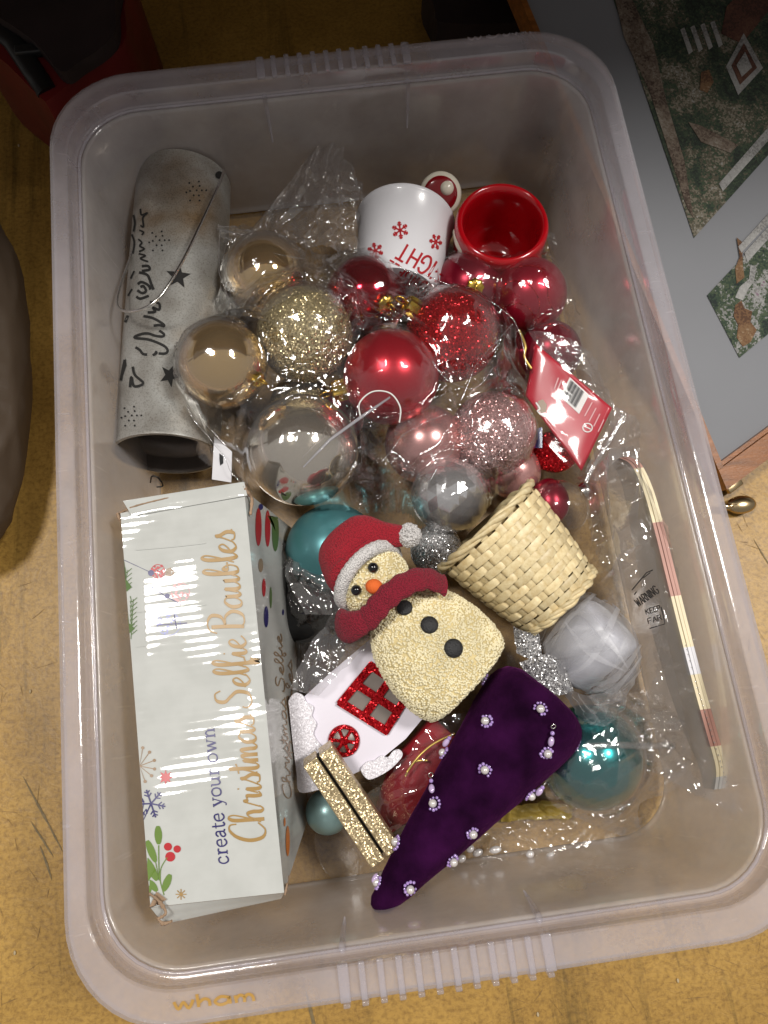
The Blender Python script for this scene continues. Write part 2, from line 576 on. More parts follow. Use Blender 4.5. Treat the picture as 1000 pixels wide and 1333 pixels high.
# straw: streaky
m, nt, N, L, p, out = nodes('straw')
tc = N.new('ShaderNodeTexCoord'); oi = N.new('ShaderNodeObjectInfo')
n1 = N.new('ShaderNodeTexNoise'); n1.inputs['Scale'].default_value = 210; n1.inputs['Detail'].default_value = 6; n1.inputs['Roughness'].default_value = 0.7
L.new(tc.outputs['Object'], n1.inputs['Vector'])
c1 = N.new('ShaderNodeValToRGB')
c1.color_ramp.elements[0].position = 0.3; c1.color_ramp.elements[0].color = (0.62, 0.46, 0.22, 1)
c1.color_ramp.elements[1].position = 0.7; c1.color_ramp.elements[1].color = (0.86, 0.74, 0.46, 1)
L.new(n1.outputs[0], c1.inputs[0])
hs = N.new('ShaderNodeHueSaturation')
mr = N.new('ShaderNodeMapRange'); mr.inputs[3].default_value = 0.78; mr.inputs[4].default_value = 1.12
L.new(oi.outputs['Random'], mr.inputs[0]); L.new(mr.outputs[0], hs.inputs['Value']); L.new(c1.outputs[0], hs.inputs['Color'])
L.new(hs.outputs[0], p.inputs['Base Color']); p.inputs['Roughness'].default_value = 0.42
M['straw'] = m

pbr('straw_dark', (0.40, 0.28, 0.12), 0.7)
# knitted wool
def knit(name, col, scale=900):
    m, nt, N, L, p, out = nodes(name)
    tc = N.new('ShaderNodeTexCoord')
    vo = N.new('ShaderNodeTexVoronoi'); vo.inputs['Scale'].default_value = scale
    L.new(tc.outputs['Object'], vo.inputs['Vector'])
    mr = N.new('ShaderNodeMapRange'); mr.inputs[2].default_value = 0.8; mr.inputs[3].default_value = 1.15; mr.inputs[4].default_value = 0.55
    L.new(vo.outputs['Distance'], mr.inputs[0])
    mx = N.new('ShaderNodeMix'); mx.data_type = 'RGBA'; mx.blend_type = 'MULTIPLY'; mx.inputs[0].default_value = 1; mx.inputs[6].default_value = (*col, 1)
    L.new(mr.outputs[0], mx.inputs[7]); L.new(mx.outputs[2], p.inputs['Base Color'])
    b = N.new('ShaderNodeBump'); b.inputs['Strength'].default_value = 0.7; b.inputs['Distance'].default_value = 0.0015; b.invert = True
    L.new(vo.outputs['Distance'], b.inputs['Height']); L.new(b.outputs[0], p.inputs['Normal'])
    p.inputs['Roughness'].default_value = 0.9; p.inputs['Sheen Weight'].default_value = 0.06
    M[name] = m


knit('wool_red', (0.42, 0.008, 0.024), 1100)
knit('wool_white', (0.86, 0.83, 0.81), 1000)
knit('scarf_red', (0.28, 0.006, 0.026), 1000)

# glossy printed carton
m, nt, N, L, p, out = nodes('carton_white')
tc = N.new('ShaderNodeTexCoord')
wv = N.new('ShaderNodeTexWave'); wv.bands_direction = 'Y'; wv.inputs['Scale'].default_value = 68; wv.inputs['Distortion'].default_value = 0.3; wv.inputs['Detail'].default_value = 1; wv.inputs['Detail Scale'].default_value = 2.5
n1 = N.new('ShaderNodeTexNoise'); n1.inputs['Scale'].default_value = 45; n1.inputs['Detail'].default_value = 6
L.new(tc.outputs['Object'], wv.inputs['Vector']); L.new(tc.outputs['Object'], n1.inputs['Vector'])
b1 = N.new('ShaderNodeBump'); b1.inputs['Strength'].default_value = 0.05; b1.inputs['Distance'].default_value = 0.0012
b2 = N.new('ShaderNodeBump'); b2.inputs['Strength'].default_value = 0.10; b2.inputs['Distance'].default_value = 0.0015
L.new(wv.outputs[1], b1.inputs['Height']); L.new(n1.outputs[0], b2.inputs['Height']); L.new(b1.outputs[0], b2.inputs['Normal']); L.new(b2.outputs[0], p.inputs['Normal'])
c1 = N.new('ShaderNodeValToRGB')
c1.color_ramp.elements[0].position = 0.3; c1.color_ramp.elements[0].color = (0.49, 0.50, 0.475, 1)
c1.color_ramp.elements[1].position = 0.6; c1.color_ramp.elements[1].color = (0.55, 0.56, 0.535, 1)
L.new(n1.outputs[0], c1.inputs[0]); L.new(c1.outputs[0], p.inputs['Base Color'])
p.inputs['Roughness'].default_value = 0.055; p.inputs['Specular IOR Level'].default_value = 0.4
M['carton_white'] = m

pbr('carton_brown', (0.33, 0.22, 0.14), 0.85, vary=0.25, bump=0.4, bscale=500)
pbr('ink_gold', (0.36, 0.215, 0.065), 0.35)
pbr('ink_blue', (0.025, 0.02, 0.13), 0.35)
pbr('ink_red', (0.45, 0.018, 0.025), 0.35)
pbr('ink_green', (0.13, 0.22, 0.035), 0.35)
pbr('ink_dark_green', (0.10, 0.17, 0.05), 0.35)
pbr('ink_pink', (0.75, 0.38, 0.40), 0.35)
pbr('ink_lilac', (0.36, 0.38, 0.70), 0.35)
pbr('ink_brown', (0.30, 0.20, 0.12), 0.35)
pbr('ink_orange', (0.60, 0.18, 0.03), 0.35)
pbr('ink_grey', (0.22, 0.22, 0.22), 0.4)
pbr('ink_white', (0.8, 0.78, 0.76), 0.4)
pbr('ink_black', (0.012, 0.012, 0.014), 0.4)
pbr('shade_black', (0.010, 0.009, 0.008), 0.8)  # near-black for openings, their inner shade put into the colour
pbr('dark_metal', (0.20, 0.17, 0.15), 0.4, metal=0.4, vary=0.2)
pbr('gold_chrome', (0.92, 0.66, 0.34), 0.06, metal=0.9, coat=0.4, coat_rough=0.03)
pbr('champagne_chrome', (0.95, 0.88, 0.77), 0.07, metal=0.9)
pbr('silver_chrome', (0.86, 0.85, 0.86), 0.12, metal=0.8)
pbr('red_chrome', (0.46, 0.006, 0.025), 0.12, metal=0.85, coat=0.5)
pbr('red_satin', (0.56, 0.012, 0.03), 0.30, metal=0.6, coat=0.15, coat_rough=0.3)
pbr('deep_red_satin', (0.40, 0.006, 0.028), 0.30, metal=0.6)
pbr('wine_satin', (0.24, 0.005, 0.022), 0.30, metal=0.6)
pbr('pink_satin', (0.78, 0.42, 0.40), 0.26, metal=0.75)
pbr('teal_satin', (0.08, 0.24, 0.26), 0.34, metal=0.5)
pbr('pale_teal_satin', (0.36, 0.56, 0.56), 0.32, metal=0.4)
pbr('teal_gloss', (0.004, 0.22, 0.23), 0.22, metal=0.85, coat=0.4)
pbr('cap_gold', (0.72, 0.48, 0.10), 0.2, metal=1.0)
pbr('cap_silver', (0.75, 0.73, 0.70), 0.2, metal=1.0)
pbr('thread_white', (0.75, 0.73, 0.70), 0.6)
pbr('thread_gold', (0.66, 0.46, 0.13), 0.35, metal=0.7)
glitter('glitter_gold', (0.50, 0.40, 0.20), (0.78, 0.66, 0.40), 1250, k=0.75, rough=0.25)
glitter('glitter_red', (0.44, 0.004, 0.010), (0.66, 0.010, 0.018), 1250, k=.8)
glitter('glitter_pink', (0.62, 0.34, 0.33), (0.85, 0.58, 0.56), 1350, k=.7)
glitter('glitter_silver', (0.42, 0.41, 0.41), (0.80, 0.79, 0.79), 1500, k=.8)
glitter('glitter_gold_bar', (0.50, 0.39, 0.22), (0.62, 0.50, 0.30), 1300, k=0.42, rough=0.3)
glitter('glitter_white', (0.72, 0.69, 0.74), (0.84, 0.81, 0.86), 1500, k=0.35, rough=0.4, amount=0.1)
pbr('white_enamel', (0.78, 0.77, 0.80), 0.28, coat=0.3, vary=0.03, bump=0.03, bscale=60)
pbr('red_ceramic', (0.42, 0.003, 0.008), 0.16, coat=0.6, vary=0.1, vscale=25)
pbr('dark_red_ceramic', (0.22, 0.004, 0.008), 0.18, coat=0.5)
pbr('cream_ceramic', (0.74, 0.68, 0.56), 0.2, coat=0.5, vary=0.06)
pbr('bead_cream', (0.82, 0.74, 0.50), 0.5, vary=0.12, vscale=60)
pbr('bead_base', (0.62, 0.51, 0.26), 0.7, vary=0.15, vscale=90)
pbr('chenille', (0.78, 0.70, 0.46), 0.8, bump=0.6, bscale=700, vary=0.1)
pbr('felt_orange', (0.75, 0.14, 0.02), 0.8, bump=0.4, bscale=900)
pbr('felt_black', (0.012, 0.012, 0.013), 0.55, bump=0.4, bscale=900)
pbr('bead_black', (0.006, 0.006, 0.007), 0.08, coat=0.5)
pbr('velvet', (0.022, 0.0025, 0.024), 0.95, sheen=0.20, sheen_tint=(0.42, 0.08, 0.36), spec=0.05, bump=0.5, bscale=240, vary=0.6, vscale=45)
pbr('pearl', (0.72, 0.68, 0.66), 0.18, metal=0.25, coat=0.6)
pbr('lilac_bead', (0.42, 0.28, 0.62), 0.12, coat=0.8)
pbr('clear_lilac', (0.55, 0.42, 0.66), 0.06, coat=0.8)
pbr('satin_white', (0.56, 0.56, 0.61), 0.30, sheen=0.3, bump=0.08, bscale=400)
pbr('card_white', (0.76, 0.72, 0.80), 0.55, vary=0.03)
pbr('paper_white', (0.74, 0.73, 0.76), 0.5)
pbr('paper_grey', (0.58, 0.57, 0.54), 0.5, vary=0.08)
pbr('paper_cream', (0.78, 0.68, 0.46), 0.5, vary=0.06)
pbr('paper_rust', (0.46, 0.24, 0.19), 0.5, vary=0.1)
pbr('card_red', (0.46, 0.012, 0.03), 0.3, coat=0.4, vary=0.1)
pbr('card_blue', (0.01, 0.02, 0.28), 0.3, coat=0.4)
pbr('red_fabric', (0.28, 0.004, 0.012), 0.6, sheen=0.4, sheen_tint=(0.9, 0.2, 0.2), vary=0.2)
pbr('yellow_tissue', (0.40, 0.28, 0.05), 0.5, vary=0.2)
pbr('frame_wood', (0.24, 0.085, 0.018), 0.35, coat=0.3, vary=0.35, vscale=30, bump=0.1, stretch=(1, 8, 8))
pbr('mat_board', (0.20, 0.205, 0.22), 0.7, vary=0.05, vscale=6)
pbr('brass', (0.55, 0.42, 0.24), 0.25, metal=1.0, vary=0.15)
pbr('red_case', (0.13, 0.010, 0.010), 0.4, vary=0.2, bump=0.1)
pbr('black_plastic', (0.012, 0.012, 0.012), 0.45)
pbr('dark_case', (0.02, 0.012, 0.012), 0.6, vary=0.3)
film_mat('film', haze=0.025, lo=0.085, hi=0.7, bump=0.2, bscale=90, rough=0.075)
film_mat('film_bag', haze=0.008, lo=0.04, hi=0.80, bump=0.04, bscale=70, rough=0.08)
film_mat('film_soft', haze=0.02, lo=0.02, hi=0.45, bump=0.05, bscale=60, rough=0.08)
film_mat('film_gloss', haze=0.03, lo=0.15, hi=0.85, bump=0.12, bscale=60, rough=0.07)
film_mat('film_smooth', haze=0.03, lo=0.04, hi=0.6, bump=0.12, bscale=60)
film_mat('film_hazy', haze=0.16, hazecol=(0.72, 0.70, 0.72), lo=0.14, hi=0.6, bump=0.25, bscale=90)
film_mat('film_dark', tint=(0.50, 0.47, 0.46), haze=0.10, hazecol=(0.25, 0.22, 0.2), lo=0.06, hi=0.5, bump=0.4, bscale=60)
film_mat('film_smoke', tint=(0.25, 0.21, 0.18), haze=0.75, hazecol=(0.17, 0.12, 0.08), lo=0.01, hi=0.1, bump=0.25, bscale=40, rough=0.45)
film_mat('film_milk', haze=0.45, hazecol=(0.80, 0.78, 0.84), lo=0.06, hi=0.4, bump=0.05)
film_mat('fan_face', haze=0.42, hazecol=(0.72, 0.71, 0.68), lo=0.04, hi=0.4, bump=0.05)
film_mat('tulle_edge', haze=0.30, hazecol=(0.90, 0.90, 0.94), lo=0.02, hi=0.4, rough=0.4, bump=0.03, bscale=300)
film_mat('tulle_thin', haze=0.17, hazecol=(0.80, 0.80, 0.84), lo=0.02, hi=0.35, rough=0.4, bump=0.05, bscale=300)
film_mat('tulle', haze=0.20, hazecol=(0.86, 0.86, 0.90), lo=0.02, hi=0.45, rough=0.45, bump=0.05, bscale=300)

# stitched picture: small stitches of leaf greens, earth and blossom
def stitch(name, cols, seed):
    m, nt, N, L, p, out = nodes(name)
    tc = N.new('ShaderNodeTexCoord')
    vo = N.new('ShaderNodeTexVoronoi'); vo.inputs['Scale'].default_value = 700
    L.new(tc.outputs['Object'], vo.inputs['Vector'])
    ad = N.new('ShaderNodeVectorMath'); ad.operation = 'ADD'; ad.inputs[1].default_value = (seed, seed * 2, 0)
    L.new(vo.outputs['Position'], ad.inputs[0])
    n1 = N.new('ShaderNodeTexNoise'); n1.inputs['Scale'].default_value = 24; n1.inputs['Detail'].default_value = 5; n1.inputs['Roughness'].default_value = 0.7
    sc = N.new('ShaderNodeVectorMath'); sc.operation = 'SCALE'; sc.inputs['Scale'].default_value = 0.0024 * 420 * 2.0
    L.new(tc.outputs['Object'], n1.inputs['Vector'])
    c1 = N.new('ShaderNodeValToRGB'); c1.color_ramp.interpolation = 'CONSTANT'
    el = c1.color_ramp.elements
    el[0].position = 0.0; el[0].color = (*cols[0][1], 1)
    el[1].position = cols[1][0]; el[1].color = (*cols[1][1], 1)
    for pos, c in cols[2:]:
        e = el.new(pos); e.color = (*c, 1)
    se = N.new('ShaderNodeSeparateColor'); L.new(vo.outputs['Color'], se.inputs[0])
    mr = N.new('ShaderNodeMapRange'); mr.inputs[3].default_value = -0.075; mr.inputs[4].default_value = 0.075
    L.new(se.outputs[0], mr.inputs[0])
    sm = N.new('ShaderNodeMath'); L.new(n1.outputs[0], sm.inputs[0]); L.new(mr.outputs[0], sm.inputs[1])
    L.new(sm.outputs[0], c1.inputs[0]); L.new(c1.outputs[0], p.inputs['Base Color'])
    p.inputs['Roughness'].default_value = 0.8
    M[name] = m


stitch('stitch_garden', [(0, (0.010, 0.015, 0.010)), (0.38, (0.018, 0.030, 0.018)), (0.46, (0.035, 0.055, 0.028)), (0.52, (0.080, 0.070, 0.045)), (0.58, (0.170, 0.150, 0.110)), (0.66, (0.260, 0.250, 0.225))], 1.0)
stitch('stitch_blossom', [(0, (0.010, 0.018, 0.015)), (0.38, (0.025, 0.045, 0.025)), (0.46, (0.055, 0.075, 0.040)), (0.52, (0.200, 0.200, 0.190)), (0.58, (0.290, 0.285, 0.275)), (0.66, (0.200, 0.130, 0.170))], 2.0)
stitch('stitch_path', [(0, (0.050, 0.030, 0.020)), (0.42, (0.100, 0.070, 0.050)), (0.5, (0.150, 0.115, 0.085)), (0.58, (0.200, 0.165, 0.130)), (0.66, (0.250, 0.220, 0.180))], 3.0)
stitch('stitch_brown', [(0, (0.080, 0.035, 0.015)), (0.45, (0.140, 0.070, 0.030)), (0.55, (0.180, 0.100, 0.045)), (0.66, (0.250, 0.170, 0.100))], 4.0)
stitch('stitch_roof', [(0, (0.050, 0.018, 0.010)), (0.45, (0.085, 0.030, 0.018)), (0.55, (0.110, 0.045, 0.025)), (0.66, (0.140, 0.065, 0.040))], 5.0)
stitch('stitch_white', [(0, (0.170, 0.165, 0.160)), (0.42, (0.250, 0.245, 0.235)), (0.5, (0.300, 0.295, 0.285)), (0.6, (0.350, 0.345, 0.330))], 6.0)

# ------------------------------------------------------------------ ground
fl = mk('floor', ([(-3, -3, 0), (3, -3, 0), (3, 3, 0), (-3, 3, 0)], [(0, 1, 2, 3)]), 'floor_lino')
tag(fl, kind='structure')
pbr('scuff', (0.17, 0.12, 0.05), 0.6, vary=0.3, vscale=300)
pbr('scratch', (0.20, 0.115, 0.035), 0.6, vary=0.3, vscale=300)
pbr('crumb', (0.45, 0.36, 0.22), 0.8)


def scuff(x, y, ang, ln, w, mat, seed, bend=.1):
    rng = random.Random(seed)
    vs, fs = [], []
    m = max(6, int(ln / .004))
    a = ang
    for i in range(m + 1):
        t = i / m
        ww = w * (math.sin(math.pi * t) ** .5 + .05) * (.35 + .9 * abs(mnoise.noise(Vector((i * .45, seed, 1)))))
        nx, ny = -math.sin(a), math.cos(a)
        vs += [Vector((x + nx * ww, y + ny * ww, .0004)), Vector((x - nx * ww, y - ny * ww, .0004))]
        x += math.cos(a) * ln / m; y += math.sin(a) * ln / m
        a += rng.uniform(-bend, bend)
        if i < m: fs.append((2 * i, 2 * i + 1, 2 * i + 3, 2 * i + 2))
    mk('scuff_mark' if mat == 'scuff' else 'scratch', (vs, fs), mat, fl)


for k, (px, py, ang, ln, w) in enumerate(((30, 1010, -1.1, .060, .0013), (40, 1068, -1.05, .03, .0016), (398, 1288, -1.4, .04, .0022), (52, 1100, -1.2, .025, .0010), (980, 700, -1.3, .03, .0008))):
    p_ = at(px, py, 0); scuff(p_.x, p_.y, ang, ln, w, 'scuff', k + 1, .03)
rs = random.Random(11)
for k in range(60):
    side = rs.random()
    if side < .42: px, py = rs.uniform(0, 66), rs.uniform(745, 1333)
    elif side < .75: px, py = rs.uniform(400, 1000), rs.uniform(1240, 1333)
    elif side < .9: px, py = rs.uniform(945, 1000), rs.uniform(640, 860)
    else: px, py = rs.uniform(0, 300), rs.uniform(0, 250)
    p_ = at(px, py, 0)
    scuff(p_.x, p_.y, rs.choice((.2, 1.4, -.9, 2.2)) + rs.uniform(-.5, .5), rs.uniform(.004, .018), rs.uniform(.00014, .00036), 'scratch', 100 + k, .07)
for k, (px, py) in enumerate(((25, 380 * .5), (882, 1276), (20, 1240), (40, 900), (700, 1320), (975, 800))):
    p_ = at(px, py, 0)
    mk('crumb', sphere((p_.x, p_.y, .0007), .0011, 8, 6, (1.4, .8, .6), (0, 0, 1)), 'crumb', fl)



pbr('table_board', (0.16, 0.10, 0.055), 0.6, vary=0.2)
shade_table = thing('table', (0.1, 1.1, 0), 'unseen brown table added to shade the far end of the box', 'table')  # out of view, added so that its overhang darkens the far end
mk('table_top', box((0.1, 1.30, 0.735), 1.6, 1.10, 0.014, bev=0.003), 'table_board', shade_table, smooth=False)
mk('shade_panel', box((0.1, 1.55, 0.36), 1.55, 0.01, 0.36), 'table_board', shade_table, smooth=False)  # added to keep light out from under the tabletop
for lx, ly in ((-1.4, .32), (1.6, .32), (-1.4, 2.3), (1.6, 2.3)):
    mk('leg', box((lx, ly, 0.3605), 0.025, 0.025, 0.3600), 'table_board', shade_table, smooth=False)

# ------------------------------------------------------------------ the storage box
def rrect(hx, hy, r, z, n=10):
    pts = []
    for cx, cy, a0 in ((hx - r, hy - r, 0), (-hx + r, hy - r, 90), (-hx + r, -hy + r, 180), (hx - r, -hy + r, 270)):
        for i in range(n + 1):
            a = R(a0 + 90 * i / n)
            pts.append(Vector((cx + r * math.cos(a), cy + r * math.sin(a), z)))
    # straight runs get extra points so that the sides can be shaded evenly
    out = []
    m = len(pts)
    for i in range(m):
        a, b = pts[i], pts[(i + 1) % m]
        out.append(a)
        if (b - a).length > 0.05:
            for k in range(1, 12): out.append(a.lerp(b, k / 12))
    return out


def loops(L0, cap=False):
    n = len(L0[0])
    vs = [p for l in L0 for p in l]
    fs = []
    for j in range(len(L0) - 1):
        for i in range(n):
            k = (i + 1) % n
            fs.append((j * n + i, j * n + k, (j + 1) * n + k, (j + 1) * n + i))
    if cap: fs.append(tuple(range(n))[::-1])
    return vs, fs


def solid(o, t, off=-1):
    md = o.modifiers.new('thickness', 'SOLIDIFY'); md.thickness = t; md.offset = off
    return o


tub = thing('storage_box', (0, 0, 0), 'large translucent lidless plastic storage box holding the Christmas decorations', 'storage box')
ZF = 0.005
wall = [rrect(0.1690, 0.2640, 0.040, ZF + 0.0012), rrect(0.1706, 0.2656, 0.041, ZF + 0.003), rrect(0.1716, 0.2666, 0.042, ZF + 0.008)]
for i in range(1, 9):
    t = i / 8
    wall.append(rrect(0.1716 + 0.0108 * t, 0.2666 + 0.0100 * t, 0.042, ZF + 0.008 + t * 0.095))
wall.append(rrect(0.1832, 0.2774, 0.043, 0.1105))
o = mk('wall', loops(wall), 'plastic_wall', tub); solid(o, 0.0016)
n0 = rrect(0.1688, 0.2638, 0.040, ZF)
o = mk('base', (n0, [tuple(range(len(n0)))]), 'plastic_floor', tub, smooth=False); solid(o, 0.002)
# moulded panel ridge on the base
ridge = [rrect(0.128, 0.222, 0.018, ZF + 0.0005), rrect(0.1265, 0.2205, 0.018, ZF + 0.0035), rrect(0.1235, 0.2175, 0.018, ZF + 0.0035), rrect(0.122, 0.216, 0.018, ZF + 0.0005)]
mk('base_ridge', loops(ridge), 'plastic_floor', tub)
rim = [rrect(0.1834, 0.2776, 0.043, 0.1106), rrect(0.1858, 0.2800, 0.045, 0.1112), rrect(0.1866, 0.2808, 0.046, 0.1122), rrect(0.1872, 0.2814, 0.046, 0.1205),
       rrect(0.1878, 0.2820, 0.047, 0.1226), rrect(0.1890, 0.2832, 0.048, 0.1234), rrect(0.1925, 0.2900, 0.050, 0.1240), rrect(0.1965, 0.2965, 0.054, 0.1250), rrect(0.1990, 0.2985, 0.056, 0.1238), rrect(0.2, 0.2993, 0.057, 0.1210), rrect(0.2003, 0.2996, 0.057, 0.1165)]
rimo = mk('rim', loops(rim), 'plastic_rim', tub); solid(rimo, 0.0016, 1); rimo.data.set_sharp_from_angle(angle=R(24))
rtree = bvh(rimo)
lip = rrect(0.1838, 0.2780, 0.0432, 0.1116)
mk('inner_lip', tube(lip, 0.0010, 8, closed=True), 'plastic_rib', tub)


def rib_row(x0, x1, ysign, n):
    for i in range(n):
        x = x0 + (x1 - x0) * i / (n - 1)
        big = i in (0, n - 1)
        w = 0.0028 if big else 0.0017
        y = ysign * 0.2898
        mk('grip_rib', box((x, y, 0.1246), w, 0.0088, 0.0014, bev=0.0006), 'plastic_rib', tub)
        if big:
            ax = Vector((0, ysign * 0.1, 1)).normalized()
            pts = [Vector((x, ysign * (0.2778 - 0.0012 - 0.1137 * (0.112 - z)), z)) for z in (0.113, 0.105, 0.09, 0.074)]
            mk('grip_rib', tube(pts, [0.0032, 0.0030, 0.0024, 0.0012], 8, flat=0.6), 'plastic_rib', tub)
    # outer comb hanging from the flange
    for i in range(n):
        x = x0 + (x1 - x0) * i / (n - 1)
        mk('grip_rib', box((x, ysign * 0.3010, 0.1185), 0.0018, 0.0012, 0.0045, bev=0.0006), 'plastic_rib', tub)


rib_row(at(338, 80, .125).x, at(527, 60, .125).x, 1, 12)
rib_row(at(449, 1290, .125).x, at(716, 1250, .125).x, -1, 12)

# stroke letters of the maker's word on the rim
WHAM = {'w': ([[(0, .6), (.12, 0), (.3, .5), (.45, 0), (.62, .62)]], .75), 'h': ([[(0, 1.0), (.02, 0)], [(.02, .3), (.2, .58), (.36, .45), (.38, 0)]], .55),
        'a': ([[(.45, .5), (.2, .62), (0, .3), (.15, 0), (.4, .15), (.46, .55), (.48, 0)]], .65), 'm': ([[(0, .6), (.03, 0)], [(.03, .35), (.16, .58), (.28, .4), (.28, 0)], [(.28, .35), (.42, .58), (.55, .4), (.58, 0)]], .75)}


def wham(px0, px1, hgt, flip, mat, w):
    p0, p1 = np.array(px0, float), np.array(px1, float)
    total = sum(WHAM[c][1] for c in 'wham')
    d = (p1 - p0) / total
    n = np.array([d[1], -d[0]]); n = n / np.linalg.norm(n) * hgt
    if flip: n = n
    s = 0
    st = []
    for c in 'wham':
        for k in WHAM[c][0]:
            st.append(([tuple(p0 + d * (s + x) + n * y) for x, y in k], w))
        s += WHAM[c][1]
    g = ink(rtree, st, off=0.0008, smooth=5)
    return mk('embossed_lettering', g, mat, tub)


wham((228, 1314), (338, 1302), 17, False, 'amber_letter', 4.0)
wham((690, 37), (603, 47), 12, True, 'plastic_letter_pale', 2.2)


# ------------------------------------------------------------------ baubles
BALLS = {}


def ball_centre(px, py, rpx, z):
    return at(px, py, z), rpx * mpp(px, py, z)


def sph_dir(c, r, px, py):
    d = ray(px, py).normalized()
    oc = CAM_LOC - c
    b = oc.dot(d)
    q = b * b - (oc.dot(oc) - r * r)
    P = CAM_LOC + d * (-b - math.sqrt(q)) if q > 0 else CAM_LOC + d * (-b)
    return (P - c).normalized()


def bauble(key, px, py, rpx, z, mat, label, group, cap=None, capmat='cap_gold', capsize=1.0, facet=False, loop=None):
    c, r = ball_centre(px, py, rpx, z)
    BALLS[key] = (c, r)
    if facet:
        bm = bmesh.new()
        bmesh.ops.create_icosphere(bm, subdivisions=3, radius=r)
        rot = Matrix.Rotation(0.4, 3, 'X') @ Matrix.Rotation(0.3, 3, 'Y')
        g = ([rot @ v.co + c for v in bm.verts], [tuple(v.index for v in f.verts) for f in bm.faces])
        bm.free()
        o = mk('bauble', g, mat, smooth=False)
    else:
        o = mk('bauble', sphere(c, r, 56, 36), mat)
    tag(o, label, 'bauble', group)
    if cap:
        d = sph_dir(c, r, *cap)
        s = capsize * 0.0058
        prof = [(0.0, -0.001), (s, -0.001), (s * 1.04, s * 0.5), (s * 0.98, s * 1.15), (s * 0.7, s * 1.35), (0.0, s * 1.38)]
        n = 32
        v, f = lathe(prof, c + d * r, d, n)
        b_, c_, a_ = frame_of(d)
        base = c + d * r
        vv = []
        for i, q in enumerate(v):                 # crimped skirt
            k = i % n
            rel = q - base
            h = rel.dot(a_)
            rad = rel - a_ * h
            if 0 < i // n < 4: rad *= 1 + 0.07 * math.cos(8 * 2 * math.pi * k / n)
            vv.append(base + a_ * h + rad)
        cp = mk('cap', (vv, f), capmat, o, flat_angle=40)
        mk('ring', torus(base + a_ * s * 1.9, b_ if loop is None else c_, s * 0.55, s * 0.1, 20, 6), capmat, cp)
    return o


GB = 'baubles inside the clear bag'
GR = 'red baubles beside the mug'
bauble('goldA', 347, 362, 53, 0.062, 'gold_chrome', 'shiny gold bauble in the bag, nearest the bag neck, above the gold glitter bauble', GB)
bauble('goldB', 291, 475, 57, 0.100, 'gold_chrome', 'shiny gold bauble in the bag beside the metal lantern, left of the glitter bauble', GB, cap=(331, 492), capsize=0.8)
bauble('goldG', 397, 436, 62, 0.083, 'glitter_gold', 'large gold glitter bauble on top of the heap in the bag', GB)
bauble('silver', 394, 586, 73, 0.064, 'champagne_chrome', 'large mirror silver bauble in the bag above the carton', GB)
bauble('goldS', 392, 528, 40, 0.040, 'glitter_gold', 'gold glitter bauble mostly hidden behind the large silver bauble', GB, cap=(424, 533), capsize=0.7)
bauble('wineS', 440, 545, 34, 0.034, 'deep_red_satin', 'small dark red bauble wedged between silver and red satin baubles', GB)
bauble('redshiny', 477, 388, 53, 0.058, 'red_chrome', 'shiny mirror red bauble in front of the white bucket', GB, cap=(499, 396), capsize=1.25)
bauble('redsatin', 509, 491, 62, 0.080, 'red_satin', 'large satin red bauble in the middle of the bag', GB, cap=(441, 509), capsize=1.25)
bauble('redglit', 588, 437, 60, 0.072, 'glitter_red', 'red glitter bauble in the bag below the white bucket', GB, cap=(541, 404), capsize=1.2)
bauble('pinksat', 553, 578, 52, 0.050, 'pink_satin', 'satin pink bauble under the crinkled bag beside the pink glitter one', GB)
bauble('pinkglit', 641, 566, 56, 0.052, 'glitter_pink', 'pink glitter bauble in the bag above the wicker basket', GB)
bauble('diamond', 585, 645, 50, 0.056, 'silver_chrome', 'faceted silver bauble in the bag between santa hat and wicker basket', GB, facet=True)
bauble('pinklow', 668, 614, 36, 0.035, 'pink_satin', 'pale pink bauble half hidden behind the wicker basket rim', GB)
bauble('wineglit', 611, 374, 46, 0.045, 'wine_satin', 'dark red bauble with gold cap between white bucket and red mug', GR, cap=(617, 374), capsize=1.1)
bauble('redswirl', 689, 384, 48, 0.052, 'deep_red_satin', 'satin red bauble with glitter swirls just below the red mug', GR)
bauble('wineswirl', 716, 458, 40, 0.040, 'wine_satin', 'dark red bauble with swirls behind the red header card', GR)
bauble('teal1', 434, 718, 62, 0.030, 'teal_satin', 'satin teal bauble behind the santa hat, below the bag', 'teal baubles')
bauble('teal2', 427, 1056, 29, 0.022, 'pale_teal_satin', 'small pale blue bauble under the end of the gold bar', 'teal baubles')
bauble('teal3', 768, 985, 66, 0.042, 'teal_gloss', 'glossy dark turquoise bauble in clear wrap beside the purple cone', 'teal baubles')
bauble('silvglit', 568, 716, 34, 0.040, 'glitter_silver', 'silver glitter bauble between santa hat and wicker basket', 'small baubles')
# glitter swirls on two red baubles
t1 = BVHTree.FromPolygons(*sphere(*BALLS['redswirl'], 40, 24))
o = [x for x in bpy.data.objects if x.get('label', '').startswith('satin red bauble with glitter')][0]
sw = [[(650, 375), (668, 366), (690, 372), (702, 392), (700, 415)], [(655, 400), (675, 395), (692, 405), (696, 428)], [(700, 345), (712, 365), (714, 390), (724, 410)], [(664, 350), (690, 346), (712, 352)]]
mk('glitter_swirl', ink(t1, [(s, 1.3) for s in sw], 0.0003), 'glitter_red', o)
t1 = BVHTree.FromPolygons(*sphere(*BALLS['wineswirl'], 40, 24))
o = [x for x in bpy.data.objects if x.get('label', '').startswith('dark red bauble with swirls')][0]
mk('glitter_swirl', ink(t1, [([(700, 440), (720, 436), (740, 446), (748, 470)], 1.3), ([(705, 425), (725, 422), (742, 432)], 1.3)], 0.0003), 'glitter_red', o)

